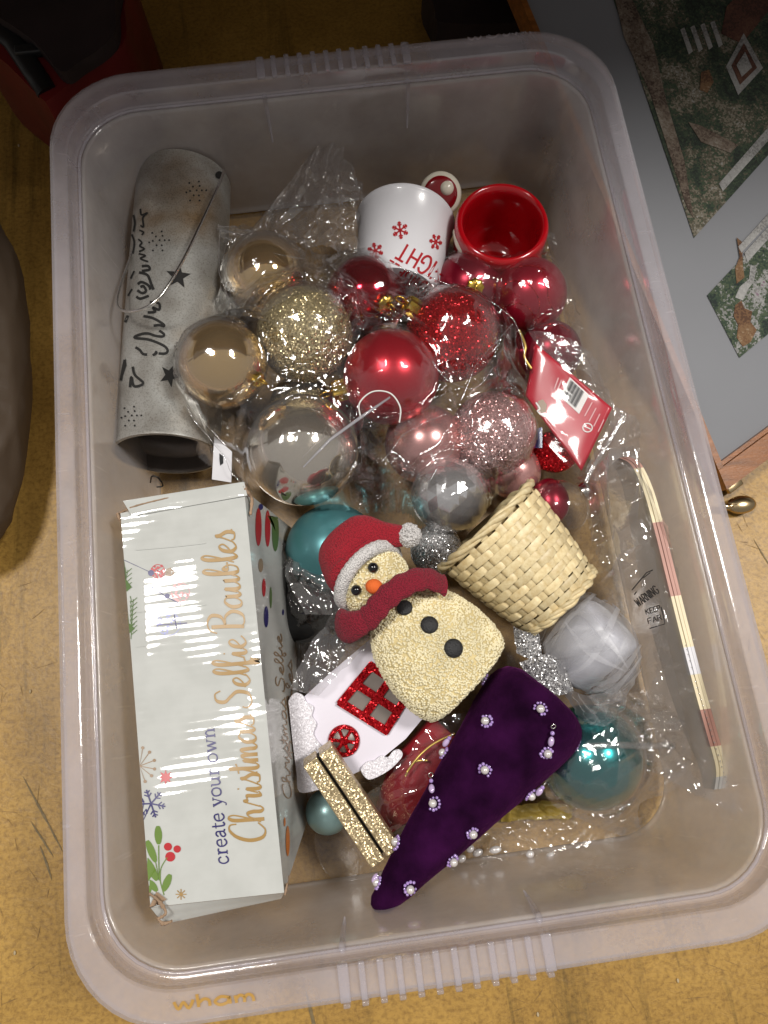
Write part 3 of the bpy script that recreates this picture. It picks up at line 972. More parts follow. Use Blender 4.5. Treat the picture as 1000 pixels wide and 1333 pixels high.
# small clear bauble beside the basket
c, r = ball_centre(727, 662, 38, 0.045)
o = tag(mk('bauble', sphere(c, r, 40, 24), 'film_smooth'), 'clear plastic bauble with a wine red lining behind the basket', 'bauble', 'small baubles')
mk('lining', sphere(c + Vector((-0.004, 0.007, -0.002)), r * 0.8, 32, 20, (1, 0.8, 0.7)), 'wine_satin', o)
mk('cap', lathe([(0.006, 0), (0.0062, 0.004), (0.004, 0.006), (0, 0.0062)], c + sph_dir(c, r, 760, 640) * r * 0.98, sph_dir(c, r, 760, 640), 20), 'cap_silver', o)
BALLS['clear'] = (c, r)


# ------------------------------------------------------------------ clear films laid over things
def crease(q, freq, seed):
    """height of long sharp folds at q"""
    t = 0.0
    for k, ang in enumerate((0.35, 1.45, 2.5)):
        c, s_ = math.cos(ang), math.sin(ang)
        u = (q.x * c + q.y * s_); v = (-q.x * s_ + q.y * c)
        w = mnoise.noise(Vector((q.x * freq * .45 + seed + 7 * k, q.y * freq * .45, seed)))
        n = mnoise.noise(Vector((u * freq * 0.40 + 11 * k, v * freq * 1.5 + seed + .5 * w, seed + k + q.z * freq)))
        n2 = mnoise.noise(Vector((u * freq * 0.8 + 5 * k, v * freq * 3.4 + seed, k - seed)))
        m = max(0.0, min(1.0, 0.5 + 1.6 * w))
        t += m * ((1 - abs(n)) ** 5 * 1.0 + 0.35 * (1 - abs(n2)) ** 5)
    return t


def membrane(poly, balls, edge_z, n=130, iters=350, wr=0.0016, seed=0.0, freq=55, contact=0.0012, zmap=None):
    P = [(p.x, p.y) for p in poly]
    xs = [p[0] for p in P]; ys = [p[1] for p in P]
    x0, x1, y0, y1 = min(xs), max(xs), min(ys), max(ys)
    st = max(x1 - x0, y1 - y0) / n
    nx, ny = int((x1 - x0) / st) + 3, int((y1 - y0) / st) + 3
    X, Y = np.meshgrid(x0 - st + st * np.arange(nx), y0 - st + st * np.arange(ny))
    inside = np.zeros_like(X, bool)
    j = len(P) - 1
    for i in range(len(P)):
        xi, yi = P[i]; xj, yj = P[j]
        cond = ((yi > Y) != (yj > Y)) & (X < (xj - xi) * (Y - yi) / ((yj - yi) or 1e-12) + xi)
        inside ^= cond
        j = i
    obs = np.full_like(X, -1.0)
    for c, r in balls:
        d2 = (X - c.x) ** 2 + (Y - c.y) ** 2
        rr = r + contact
        obs = np.maximum(obs, np.where(d2 < rr * rr, c.z + np.sqrt(np.maximum(rr * rr - d2, 0)), -1))
    ez = np.full_like(X, edge_z) if zmap is None else zmap(X, Y)
    Z = np.maximum(obs, ez)
    for _ in range(iters):
        A = Z.copy()
        A[1:-1, 1:-1] = 0.25 * (Z[:-2, 1:-1] + Z[2:, 1:-1] + Z[1:-1, :-2] + Z[1:-1, 2:])
        A = np.where(inside, A, ez)
        Z = np.maximum(A, np.where(inside, obs, -1))
    free = np.clip((Z - obs) / 0.010, 0.20, 1.0)
    vs, idx = [], -np.ones(X.shape, int)
    for a in range(ny):
        for b in range(nx):
            x, y = X[a, b], Y[a, b]
            q = Vector((x, y, 0.0))
            n1 = mnoise.noise(q * freq + Vector((seed, 0, 0)))
            n2 = mnoise.noise(q * freq * 2.3 + Vector((0, seed, 3)))
            n3 = mnoise.noise(q * freq * 0.6 + Vector((0, 2, seed)))
            f1 = mnoise.voronoi(q * freq * 0.8 + Vector((seed, seed, 0)))[0]
            h = wr * free[a, b] * (1.5 * crease(q, freq, seed) + 0.8 * (f1[1] - f1[0]) + 1.2 * n3)
            idx[a, b] = len(vs)
            jx = 0.6 * st * n2; jy = 0.6 * st * n1
            vs.append(Vector((x + jx, y + jy, Z[a, b] + max(h, -0.0008))))
    fs = []
    for a in range(ny - 1):
        for b in range(nx - 1):
            if inside[a, b] and inside[a + 1, b] and inside[a, b + 1] and inside[a + 1, b + 1]:
                fs.append((idx[a, b], idx[a, b + 1], idx[a + 1, b + 1], idx[a + 1, b]))
    used = sorted({i for f in fs for i in f})
    mp_ = {k: i for i, k in enumerate(used)}
    return [vs[k] for k in used], [tuple(mp_[i] for i in f) for f in fs]


def poly_at(pts, z):
    return [at(x, y, z) for x, y in catmull(pts, 4, closed=True)]


def sheet(A, B, nu=60, nv=50, wr=0.003, freq=60, seed=0.0, pleat=0, pamp=0.0, bulge=None):
    """crumpled film between two lines of (px, py, z)"""
    CA = [at(*p) for p in catmull(A, 12)]
    CB = [at(*p) for p in catmull(B, 12)]

    def samp(C, u):
        k = u * (len(C) - 1); i = min(int(k), len(C) - 2)
        return C[i].lerp(C[i + 1], k - i)

    def fn(u, v):
        p = samp(CA, u).lerp(samp(CB, u), v)
        n1 = mnoise.noise(p * freq + Vector((seed, 0, 0))); n2 = mnoise.noise(p * freq * 2.2 + Vector((0, seed, 0)))
        f1 = mnoise.voronoi(p * freq * 0.7 + Vector((seed, 0, seed)))[0]
        d = wr * (1.3 * crease(p, freq, seed) + 0.5 * (f1[1] - f1[0]) + 0.6 * n1 - .9)
        d += pamp * math.sin(pleat * u * math.pi * 2 + 2 * n1)
        if bulge: d += bulge * math.sin(math.pi * u) * math.sin(math.pi * v)
        e = mnoise.noise(p * freq * 0.9 + Vector((5, seed, 1)))
        return p + Vector((0.4 * d + wr * 0.5 * e, -0.3 * d, d))

    return grid_mesh(fn, nu, nv)


keys = ['goldA', 'goldB', 'goldG', 'silver', 'goldS', 'redshiny', 'redsatin', 'redglit', 'pinksat', 'pinkglit', 'diamond']
bag = thing('plastic_bag', at(460, 500, 0.01), 'crumpled clear plastic bag full of gold, red, silver and pink baubles', 'plastic bag')
bagpoly = [(282, 300), (320, 288), (345, 305), (400, 312), (432, 335), (470, 330), (530, 352), (578, 366), (630, 384), (668, 408), (684, 460), (690, 520), (694, 585), (676, 625), (645, 650), (618, 690), (580, 700), (545, 690), (520, 668), (430, 668), (350, 650), (305, 620), (262, 602), (250, 570), (228, 500), (238, 452), (268, 415), (290, 390), (280, 345)]
mk('film', membrane(poly_at(bagpoly, 0.05), [BALLS[k] for k in keys], 0.040, n=190, wr=0.0036, seed=3.1, freq=38), 'film_bag', bag)
mk('film', membrane(poly_at(bagpoly, 0.05), [(c_, r_ + .0012) for c_, r_ in (BALLS[k] for k in keys)], 0.043, n=180, wr=0.0050, seed=12.7, freq=27), 'film_bag', bag)
mk('film_neck', sheet([(300, 330, .055), (350, 318, .062), (400, 322, .066), (445, 335, .062), (475, 345, .05)], [(402, 205, .062), (415, 190, .066), (440, 186, .068), (452, 200, .062), (470, 240, .05)], 70, 60, 0.004, 55, 1.7, 5, 0.003), 'film_hazy', bag)
mk('film_knot', sheet([(283, 292, .066), (284, 305, .07), (290, 316, .066)], [(335, 305, .066), (340, 312, .074), (345, 330, .066)], 30, 30, 0.003, 90, 4.0, 3, 0.003), 'film_hazy', bag)
mk('film_flap', sheet([(228, 490, .055), (240, 540, .06), (268, 598, .056)], [(330, 560, .066), (318, 600, .07), (330, 640, .06)], 50, 40, 0.003, 60, 6.0, 2, 0.002), 'film', bag)
for fp_ in ([(228, 500, .085), (250, 545, .083), (285, 585, .080), (318, 640, .07)], [(240, 520, .083), (275, 560, .082), (300, 580, .078)], [(566, 602, .082), (588, 590, .086), (600, 566, .088), (640, 560, .086)],
            [(470, 330, .088), (520, 348, .092), (575, 366, .096), (632, 388, .095), (672, 420, .088), (686, 480, .08)], [(560, 470, .112), (590, 500, .104), (618, 505, .100), (640, 480, .098)], [(545, 640, .086), (570, 612, .088), (560, 590, .086)],
            [(640, 600, .085), (655, 580, .088), (680, 540, .084)], [(600, 520, .094), (622, 470, .096), (650, 440, .09), (668, 420, .088)], [(500, 600, .088), (530, 560, .09), (580, 540, .09)],
            [(288, 300, .082), (286, 350, .085), (300, 400, .09)], [(330, 310, .085), (360, 330, .092), (400, 335, .09)]):
    C_ = [at(*p) for p in catmull(fp_, 10)]
    rr_ = [0.0002 + 0.0006 * abs(mnoise.noise(Vector((i * .3, fp_[0][0], 0)))) for i in range(len(C_))]
    C_ = [c + Vector((nz(c, 70, 1), nz(c, 70, 2), nz(c, 70, 3))) * .002 for c in C_]
    mk('fold_glint', tube(C_, rr_, 6, flat=.5), 'film_hazy', bag)  # hazy tubes along the folds, added to stand in for bright glints
# white swing tag left
tg = prism([at(*p) for p in ((279, 568, .074), (302, 588, .074), (301, 628, .066), (276, 624, .066), (278, 590, .07))], 0.0006)
o = tag(mk('paper_tag', tg, 'paper_white', smooth=False), 'white paper tag with a dark hole between lantern and silver bauble', 'tag')
mk('hole_shade', blob_px(bvh(o), [(286, 590), (291, 594), (291, 603), (287, 606), (286, 598)], 0.0004), 'ink_black', o)  # black patch painting the shade inside the hole
# metal-thread loop and thread
o = tag(mk('hanging_loop', tube([at(*p) for p in catmull([(470, 545, .118), (468, 525, .12), (485, 510, .122), (508, 512, .123), (521, 530, .121), (520, 550, .117)], 8)], 0.0005, 6), 'thread_white'), 'thin white cord loop lying over the satin red bauble', 'cord')
mk('clear_strap', tube([at(*p) for p in ((395, 608, .120), (430, 572, .123), (470, 543, .125), (508, 517, .127))], [0.0005, 0.0010, 0.0011, 0.0007], 6, flat=0.35), 'film_milk', o)


# ------------------------------------------------------------------ metal lantern
nearc, farc = at(218, 592, 0.054), at(240, 240, 0.042)
axis = (nearc - farc)
LL = axis.length
RL = 0.0368
lan = thing('metal_lantern', (farc.x, farc.y, ZF), 'silver galvanised tube lantern with cut-out stars and wire handle', 'lantern')
prof = [(RL * 0.2, 0.012), (RL - 0.0012, 0.010), (RL - 0.0012, 0.0), (RL, -0.0003), (RL, LL * 0.3), (RL, LL * 0.6), (RL, LL - 0.004), (RL + 0.0006, LL - 0.002), (RL + 0.0006, LL), (RL - 0.0015, LL + 0.0003)]
lb = mk('tube', lathe(prof, farc, axis, 72), 'galvanised', lan, flat_angle=50)
mk('tube_lining', lathe([(RL - 0.0016, LL), (RL - 0.0018, LL - 0.012), (RL - 0.006, LL - 0.014), (RL - 0.009, LL - 0.022), (RL - 0.0095, LL - 0.05), (0.0, LL - 0.05)], farc, axis, 64), 'dark_metal', lan, flat_angle=50)
bb, cc, aa = frame_of(axis)
mk('candle_clip', join(box(farc + aa * (LL - 0.03) + bb * 0.004 + cc * -0.002, 0.014, 0.008, 0.006, (bb, cc, aa), 0.001), box(farc + aa * (LL - 0.022) + bb * 0.004 + cc * 0.006, 0.016, 0.0012, 0.004, (bb, cc, aa))), 'dark_metal', lan, smooth=False)
lt = bvh(lb)
K3 = lambda pts: [(140 + .18 * x, 190 + .18 * y) for x, y in pts]
K4 = lambda pts: [(140 + .18 * x, 400 + .18 * y) for x, y in pts]
thin = [K3([(240, 455), (248, 500), (290, 485), (258, 520), (262, 585), (240, 575)]), K3([(232, 610), (262, 625), (250, 645)]), K3([(225, 675), (250, 700), (236, 725), (268, 745), (230, 765)]),
        K3([(228, 780), (276, 795), (240, 815), (296, 838)]), K3([(190, 500), (200, 560), (190, 620)]), K3([(178, 640), (196, 700), (185, 780)]), K3([(195, 905), (170, 960)]), K3([(180, 1035), (150, 1085)])]
thick = [K3([(250, 870), (295, 870), (305, 895), (250, 905)]), K3([(230, 915), (290, 935), (318, 1000), (335, 1040)]), K3([(220, 1000), (250, 985), (298, 1010), (312, 1040)]), K3([(218, 1045), (252, 1065), (280, 1050), (262, 1015), (240, 1022)]),
         K3([(210, 1090), (240, 1105), (300, 1085)]), K3([(308, 1130), (372, 1140), (374, 1185), (330, 1170), (345, 1200), (292, 1205)]),
         K4([(262, 65), (330, 80), (400, 120), (408, 138), (375, 130), (335, 135)]), K4([(375, 170), (408, 195), (400, 212), (350, 208), (290, 190), (230, 200), (200, 222), (300, 235), (400, 275), (435, 310), (420, 335), (370, 335)]),
         K4([(345, 320), (355, 332), (328, 348)]), K4([(205, 290), (235, 310), (258, 338), (288, 343)]), K4([(185, 430), (200, 490), (260, 550), (195, 572), (175, 505), (165, 580)]), K4([(150, 60), (130, 110)]), K4([(128, 380), (104, 500), (100, 530)])]
for s in thin: mk('cut_out_shade', ink(lt, [(s, 2.3)], 0.0003), 'shade_black', lan)  # dark shapes laid on the metal, painting the shade inside the openings
for s in thick: mk('cut_out_shade', ink(lt, [(s, 3.4)], 0.0003), 'shade_black', lan)
mk('cut_out_shade', blob_px(lt, K4([(133, 370), (140, 420), (112, 505), (100, 540), (108, 430)]), 0.0003), 'shade_black', lan)
mk('cut_out_shade', blob_px(lt, star_px(232, 360, 17, rot=0.12), 0.0003), 'shade_black', lan)
mk('cut_out_shade', blob_px(lt, star_px(221, 489, 16, rot=0.45, sx=0.85), 0.0003), 'shade_black', lan)
for (cx, cy) in ((208, 312), (172, 540), (256, 247)):
    for q in ((-10, -9), (3, -11), (-5, -4), (4, -5), (-9, 2), (0, 1), (7, 1), (13, 1), (-4, 8), (3, 8), (-9, 15), (4, 15), (-14, 4)):
        mk('dot_shade', blob_px(lt, disc_px(cx + q[0] * .95, cy + q[1] * .95, 1.3, 8), 0.0003), 'shade_black', lan)
hdl = [(292, 222, .085), (285, 240, .096), (262, 290, .106), (235, 345, .112), (205, 390, .114), (175, 405, .108), (154, 400, .095), (156, 375, .085), (170, 335, .07), (174, 315, .062)]
mk('wire_handle', tube([at(*p) for p in catmull(hdl, 8)], 0.0010, 8), 'cap_silver', lan)
mk('handle_hole_shade', blob_px(lt, disc_px(285, 228, 5), 0.0004), 'shade_black', lan)  # dark disc painted for the shade in the hole


# ------------------------------------------------------------------ carton
ZT = 0.108
tl, tr, br, bl = at(157, 668, ZT), at(318, 638, ZT), at(370, 1162, ZT), at(196, 1181, ZT)
tr0, br0 = at(383, 690, ZF + .002), at(401, 1066, ZF + .002)
tl0, bl0 = Vector((tl.x + 0.002, tl.y - 0.004, ZF + .002)), Vector((bl.x + 0.004, bl.y + 0.012, ZF + .002))
car = thing('cardboard_carton', (tl0 + br0) / 2, 'battered white carton reading Christmas Selfie Baubles along the box side', 'carton')


def quad(a, b, c, d, nu, nv, amp=0.0, seed=0.0, freq=30):
    """a-b along u, a-d along v; dented by noise away from the borders"""
    n = (b - a).cross(d - a).normalized()

    def fn(u, v):
        p = a.lerp(b, u).lerp(d.lerp(c, u), v)
        e = min(1, 8 * u, 8 * (1 - u)) * min(1, 14 * v, 14 * (1 - v))
        return p + n * (amp * e * mnoise.noise(p * freq + Vector((seed, 0, 0))))

    return grid_mesh(fn, nu, nv)


top = quad(bl, br, tr, tl, 40, 110, 0.0026, 2.0, 24)
ctop = mk('top_panel', top, 'carton_white', car)
cside = mk('side_panel', quad(br, br0, tr0, tr, 24, 70, 0.0030, 5.0, 26), 'carton_white', car)
mk('side_panel', quad(tl, tl0, bl0, bl, 10, 50, 0.001, 1.0), 'carton_white', car)
cend = mk('end_panel', quad(bl0, br0, br, bl, 20, 16, 0.001, 3.0), 'carton_white', car)
mk('end_panel', quad(tl, tr, tr0, tl0, 20, 16, 0.001, 3.0), 'carton_white', car)
mk('bottom_panel', quad(tl0, tr0, br0, bl0, 6, 6), 'carton_brown', car)
mk('end_flap', quad(at(196, 1181.5, ZT - .0003), at(370, 1162.5, ZT - .0003), at(366, 1170, ZT - .010), at(213, 1203, ZT - .010), 30, 6, 0.0008, 6.0), 'carton_white', car)
# torn brown edges, end flap and the crushed corner
mk('end_flap', quad(at(160, 652, ZT + .003), at(172, 672, ZT + .0012), at(322, 645, ZT + .0012), at(318, 627, ZT + .003), 10, 30, 0.001, 4.0), 'carton_white', car)


def rag(pts, w, name='torn_edge', seed=1.0):
    C = [at(*p) for p in catmull(pts, 10)]
    m = len(C)
    rad = [w * (0.45 + 0.9 * abs(mnoise.noise(Vector((i * 0.37, seed, 0))))) for i in range(m)]
    C = [c + Vector((0, 0, 0.0006 * mnoise.noise(Vector((i * 0.5, seed, 4))))) for i, c in enumerate(C)]
    mk(name, tube(C, rad, 6, flat=0.5), 'carton_brown', car)


rag([(156, 668, ZT - .002), (172, 660, ZT + .002), (210, 650, ZT + .002), (262, 640, ZT + .002), (318, 638, ZT + .001)], 0.0010, seed=1)
rag([(316, 630, ZT + .002), (322, 640, ZT + .001), (328, 650, ZT - .003), (326, 670, ZT - .001)], 0.0018, seed=2)
rag([(153, 668, ZT - .004), (157, 676, ZT - .003), (163, 664, ZT - .001)], 0.0020, seed=3)
rag([(371, 1165, ZT), (374, 1150, ZT - .001), (372, 1158, ZT - .008), (377, 1140, ZT - .016)], 0.0010, seed=4)
ct = bvh(ctop)
cs = bvh(cside)
cr_ = [(193, 1163), (205, 1160), (218, 1170), (222, 1182), (214, 1194), (203, 1190), (195, 1178)]
mk('crushed_corner', blob_px(ct, cr_, 0.0014), 'carton_brown', car)
rag([(194, 1163, ZT + .002), (206, 1172, ZT + .003), (216, 1188, ZT + .002), (206, 1196, ZT)], 0.0014, seed=6)
rag([(204, 1194, ZT - .002), (212, 1202, ZT - .002), (224, 1199, ZT - .001)], 0.0014, seed=8)
# long creases pressed across the top
for (y0, y1) in ((707, 716), (787, 797), (827, 842)):
    g = ink(ct, [([(178, y1), (230, (y0 + y1) / 2), (268, y0)], 1.6)], 0.0005)
    mk('crease', g, 'carton_white', car)

# brush-script lettering, drawn stroke by stroke (x along the line, y up, x-height 0.45)
SCR = {
    'C': ([[(.62, .80), (.60, .98), (.42, 1.0), (.18, .80), (.04, .45), (.10, .10), (.34, .0), (.60, .18)]], .62),
    'h': ([[(.0, .10), (.16, .45), (.30, .85), (.24, 1.0), (.13, .85), (.10, .40), (.08, .0)], [(.08, .05), (.16, .35), (.30, .46), (.36, .30), (.35, .08), (.44, .0), (.54, .10)]], .52),
    'r': ([[(.0, .10), (.14, .40), (.20, .52), (.24, .42), (.38, .42), (.36, .20), (.38, .02), (.50, .08)]], .46),
    'i': ([[(.0, .10), (.14, .42), (.13, .10), (.20, .0), (.30, .10)], [(.17, .62), (.19, .66)]], .28),
    's': ([[(.0, .08), (.16, .36), (.22, .54), (.24, .42), (.34, .22), (.28, .02), (.10, .02), (.06, .10)], [(.30, .06), (.42, .08)]], .38),
    't': ([[(.0, .10), (.14, .45), (.20, .85), (.18, .45), (.16, .10), (.24, .0), (.34, .10)], [(.02, .58), (.20, .60), (.36, .64)]], .32),
    'm': ([[(.0, .10), (.10, .42), (.10, .0)], [(.10, .05), (.20, .40), (.28, .44), (.30, .25), (.29, .0)], [(.29, .05), (.40, .40), (.48, .44), (.50, .22), (.50, .06), (.58, .0), (.68, .10)]], .66),
    'a': ([[(.42, .40), (.26, .47), (.08, .30), (.08, .06), (.22, .0), (.36, .16), (.42, .42), (.41, .12), (.48, .0), (.58, .10)]], .55),
    'S': ([[(.66, .86), (.56, 1.02), (.34, .98), (.28, .76), (.44, .58), (.58, .38), (.48, .08), (.20, .0), (.02, .14), (.06, .28)]], .70),
    'e': ([[(.0, .14), (.20, .22), (.34, .36), (.28, .47), (.14, .38), (.08, .14), (.20, .0), (.34, .04), (.44, .12)]], .40),
    'l': ([[(.0, .10), (.18, .50), (.30, .86), (.24, 1.0), (.14, .80), (.12, .25), (.18, .0), (.30, .10)]], .28),
    'f': ([[(.0, .10), (.18, .50), (.30, .86), (.24, 1.0), (.14, .75), (.12, .0), (.10, -.28), (.18, -.36), (.24, -.2), (.16, .04), (.34, .10)]], .32),
    'B': ([[(.16, .92), (.14, .5), (.08, .0)], [(-.06, .78), (.06, .98), (.34, 1.02), (.54, .88), (.46, .62), (.18, .52), (.46, .50), (.62, .28), (.48, .02), (.22, -.02), (.06, .10)]], .70),
    'u': ([[(.0, .10), (.12, .44), (.10, .10), (.20, .0), (.34, .14), (.40, .44), (.39, .10), (.46, .0), (.56, .10)]], .54),
    'b': ([[(.0, .10), (.18, .50), (.30, .86), (.24, 1.0), (.14, .80), (.10, .25), (.14, .02), (.30, .04), (.38, .26), (.28, .44), (.24, .30), (.48, .30)]], .46),
    ' ': ([], .26),
}
SER = {
    'c': ([([(.40, .34), (.30, .46), (.12, .42), (.04, .22), (.12, .03), (.28, .0), (.42, .10)], 1)], .50),
    'r': ([([(.12, .45), (.12, .0)], 2), ([(.02, .44), (.12, .45)], 0), ([(.02, .01), (.24, .01)], 0), ([(.12, .28), (.22, .44), (.36, .42)], 1)], .42),
    'e': ([([(.06, .24), (.40, .24)], 0), ([(.40, .24), (.36, .42), (.22, .46), (.06, .36), (.04, .16), (.16, .0), (.30, .0), (.42, .09)], 1)], .50),
    'a': ([([(.06, .36), (.18, .46), (.32, .42), (.33, .2), (.33, .06), (.44, .02)], 1), ([(.33, .27), (.12, .22), (.04, .10), (.14, .0), (.33, .10)], 1)], .48),
    't': ([([(.14, .62), (.14, .10), (.22, .0), (.34, .06)], 1.4), ([(.02, .44), (.32, .44)], 0)], .38),
    'y': ([([(.08, .44), (.26, .02)], 2), ([(.44, .44), (.26, .0), (.16, -.18), (.04, -.18)], .3), ([(.0, .44), (.18, .44)], 0), ([(.34, .44), (.52, .44)], 0)], .54),
    'o': ([([(.25, .46), (.08, .38), (.04, .22), (.10, .05), (.25, .0), (.40, .06), (.46, .23), (.40, .40), (.25, .46)], 1)], .54),
    'u': ([([(.10, .44), (.10, .10), (.20, .0), (.34, .06), (.40, .14)], 1.5), ([(.42, .44), (.42, .0)], 2), ([(.0, .44), (.10, .44)], 0), ([(.42, .01), (.52, .01)], 0)], .58),
    'w': ([([(.08, .44), (.22, .0)], 2), ([(.22, .0), (.36, .42)], .3), ([(.36, .44), (.50, .0)], 2), ([(.50, .0), (.64, .44)], .3), ([(.0, .44), (.16, .44)], 0), ([(.56, .44), (.72, .44)], 0)], .76),
    'n': ([([(.12, .45), (.12, .0)], 2), ([(.12, .30), (.26, .45), (.40, .38)], 1), ([(.42, .36), (.42, .0)], 2), ([(.02, .44), (.12, .45)], 0), ([(.02, .01), (.22, .01)], 0), ([(.32, .01), (.52, .01)], 0)], .58),
    ' ': ([], .28),
}


def lay(text, font, p0, p1, hgt, wfun, slant=0.0):
    p0, p1 = np.array(p0, float), np.array(p1, float)
    total = sum(font[c][1] for c in text)
    d = (p1 - p0) / total
    n = np.array([d[1], -d[0]]) / np.linalg.norm(d) * hgt
    s, out = 0.0, []
    for ch in text:
        for k in font[ch][0]:
            pts, wt = (k if isinstance(k, tuple) else (k, None))
            P = [tuple(p0 + d * (s + x + slant * y) + n * y) for x, y in pts]
            out.append((P, wfun(wt, n)))
        s += font[ch][1]
    return out


def script_w(wt, n):
    nn = n / np.linalg.norm(n)
    return lambda tx, ty, s: (1.9 + 3.0 * max(0.0, -(tx * nn[0] + ty * nn[1])) ** 1.2)


def serif_w(wt, n):
    return {0: 1.2, .3: 1.3, 1: 1.9, 1.4: 2.1, 1.5: 2.1, 2: 2.6}[wt]


mk('lettering', ink(ct, lay('Christmas Selfie Baubles', SCR, (347, 1093), (305, 690), 46, script_w, 0.0), 0.0005), 'ink_gold', car)
mk('lettering', ink(ct, lay('create your own', SER, (298, 1124), (279, 946), 26, serif_w), 0.0005), 'ink_blue', car)

pr = lambda name, g, mt: mk(name, g, mt, car)
pr('printed_snowflake', ink(ct, flake_px(197, 1046, 19, 2.0, 0.2), 0.0004), 'ink_blue')
pr('printed_star', blob_px(ct, star_px(216, 1012, 10, 8, 0.5), 0.0004), 'ink_red')
for a in (-70, -45, -15, 12, 35, 62):
    ex, ey = 178 + 24 * math.cos(R(a)), 996 + 24 * math.sin(R(a))
    pr('printed_ray', join(ink(ct, [([(180, 996), (ex, ey)], 1.2)], 0.0004), blob_px(ct, disc_px(ex, ey, 2.2, 10), 0.0004)), 'ink_brown')
leafs = [((207, 1099), (206, 1075), 9), ((203, 1122), (192, 1094), 9), ((205, 1146), (189, 1116), 10), ((213, 1160), (222, 1138), 9), ((205, 1160), (194, 1146), 8)]
for (a, b, w) in leafs:
    pts = [tuple(a), tuple((np.array(a) + np.array(b)) / 2), tuple(b)]
    pr('printed_leaf', ink(ct, [(pts, lambda tx, ty, s, w=w: 0.6 + w * math.sin(math.pi * min(1, s * 0.86 + 0.06)) ** 0.8)], 0.0004), 'ink_green')
pr('printed_stem', ink(ct, [([(214, 1165), (208, 1140), (207, 1100)], 1.3), ([(209, 1146), (210, 1130), (218, 1116)], 1.1), ([(208, 1146), (203, 1122)], 1.1)], 0.00045), 'ink_green')
for (x, y, r) in ((219, 1102, 5.2), (231, 1105, 4.8), (222, 1115, 6.4)):
    pr('printed_berry', blob_px(ct, disc_px(x, y, r), 0.00045), 'ink_red')
pr('printed_star', ink(ct, [([(236 + 7 * math.cos(a), 1164 + 7 * math.sin(a)), (236 - 7 * math.cos(a), 1164 - 7 * math.sin(a))], 1.3) for a in (0, .79, 1.57, 2.36)], 0.0004), 'ink_gold')
for (x, y, n) in ((165, 754, 5), (172, 792, 8), (169, 826, 3)):
    st = []
    for i in range(n):
        yy = y - 8 + i * 6
        st += [([(x, yy), (x + 7, yy - 6)], 0.9), ([(x, yy), (x - 2, yy - 8)], 0.9)]
    st.append(([(x + 2, y - 12), (x - 1, y + 6 * n - 8)], 0.9))
    pr('printed_fir_twig', ink(ct, st, 0.0004), 'ink_dark_green')
# little printed baubles in the middle
for (x, y, r, mt) in ((206, 744, 9, 'ink_red'), (221, 745, 5, 'ink_brown'), (235, 771, 12, 'ink_pink'), (220, 812, 15, 'ink_lilac')):
    k = []
    rng = random.Random(int(x))
    for i in range(34):
        a, q = rng.uniform(0, 6.28), r * math.sqrt(rng.random())
        k.append(blob_px(ct, disc_px(x + q * math.cos(a), y + q * math.sin(a), rng.uniform(0.9, 1.9), 6), 0.0004))
    k.append(ink(ct, [(disc_px(x, y, r, 18) + [(x + r, y)], 0.8)], 0.0004))
    pr('printed_bauble', join(*k), mt)
pr('printed_string', ink(ct, [([(160, 748), (196, 745)], 0.7), ([(196, 763), (216, 776), (236, 787)], 1.3), ([(164, 779), (210, 774)], 0.6), ([(204, 814), (244, 811)], 1.2), ([(227, 800), (230, 818)], 1.6)], 0.0004), 'ink_blue')
for (x, y, r) in ((197, 746, 4), (218, 776, 3.5)):
    pr('printed_cap', blob_px(ct, disc_px(x, y, r, 10), 0.00045), 'ink_blue')
# side print
for (x, y, rx, ry, mt) in ((336, 686, 4, 25, 'ink_red'), (348, 688, 3.5, 24, 'ink_red'), (358, 692, 4.5, 26, 'ink_dark_green'), (339, 660, 3, 4, 'ink_blue'), (339, 736, 3, 9, 'ink_brown'), (343, 765, 2.4, 12, 'ink_red'), (346, 803, 3, 14, 'ink_blue'), (352, 778, 1.5, 14, 'ink_dark_green'), (368, 797, 1.2, 4, 'ink_blue'), (374, 1095, 2.6, 20, 'ink_orange'), (370, 1070, 1.2, 6, 'ink_orange')):
    pr('printed_ornament', blob_px(cs, [(x + rx * math.cos(a), y + ry * math.sin(a)) for a in np.linspace(0, 6.28, 17)[:-1]], 0.0004), mt)
mk('lettering', ink(cs, lay('Christmas Selfie', SCR, (379, 1040), (366, 826), 11, lambda w, n: 1.2), 0.0005), 'ink_brown', car)
mk('lettering', ink(cs, lay('Baubles', SCR, (386, 985), (379, 860), 9, lambda w, n: 1.1), 0.0005), 'ink_brown', car)


# ------------------------------------------------------------------ white bucket, mug and ceramic piece
topp = at(530, 250, 0.081)
rc = Vector((topp.x, topp.y, 0.044))
ax = (at(512, 420, 0.060) - at(528, 300, 0.044)); ax.z = 0.012; ax.normalize()
RB = 0.0375
buc = thing('bucket', (rc.x, rc.y - 0.03, ZF), 'white bucket lying on its side with red snowflakes and upside-down lettering', 'bucket')
bk = mk('bucket_body', lathe([(RB - 0.002, -0.0015), (RB + 0.0010, -0.002), (RB + 0.0018, -0.0005), (RB + 0.0012, 0.0015), (RB, 0.0025), (RB * .93, 0.03), (RB * .84, 0.068), (RB * .82, 0.071), (0.0, 0.071)], rc, ax, 72), 'white_enamel', buc, flat_angle=60)
mk('bucket_lining', lathe([(RB - 0.002, -0.0014), (RB * .9, 0.03), (RB * .8, 0.068), (0, 0.068)], rc, ax, 48), 'white_enamel', buc)
bt = bvh(bk)
for (x, y, r, rot) in ((521, 300, 11.5, 0.4), (567, 315, 10.5, 0.15), (489, 327, 11, 0.3), (546, 385, 8, 0.2)):
    mk('printed_snowflake', join(ink(bt, flake_px(x, y, r, 2.0, rot, sx=0.95 if x < 540 else 0.8), 0.0003), blob_px(bt, disc_px(x, y, 2.4, 10), 0.0003)), 'ink_red', buc)
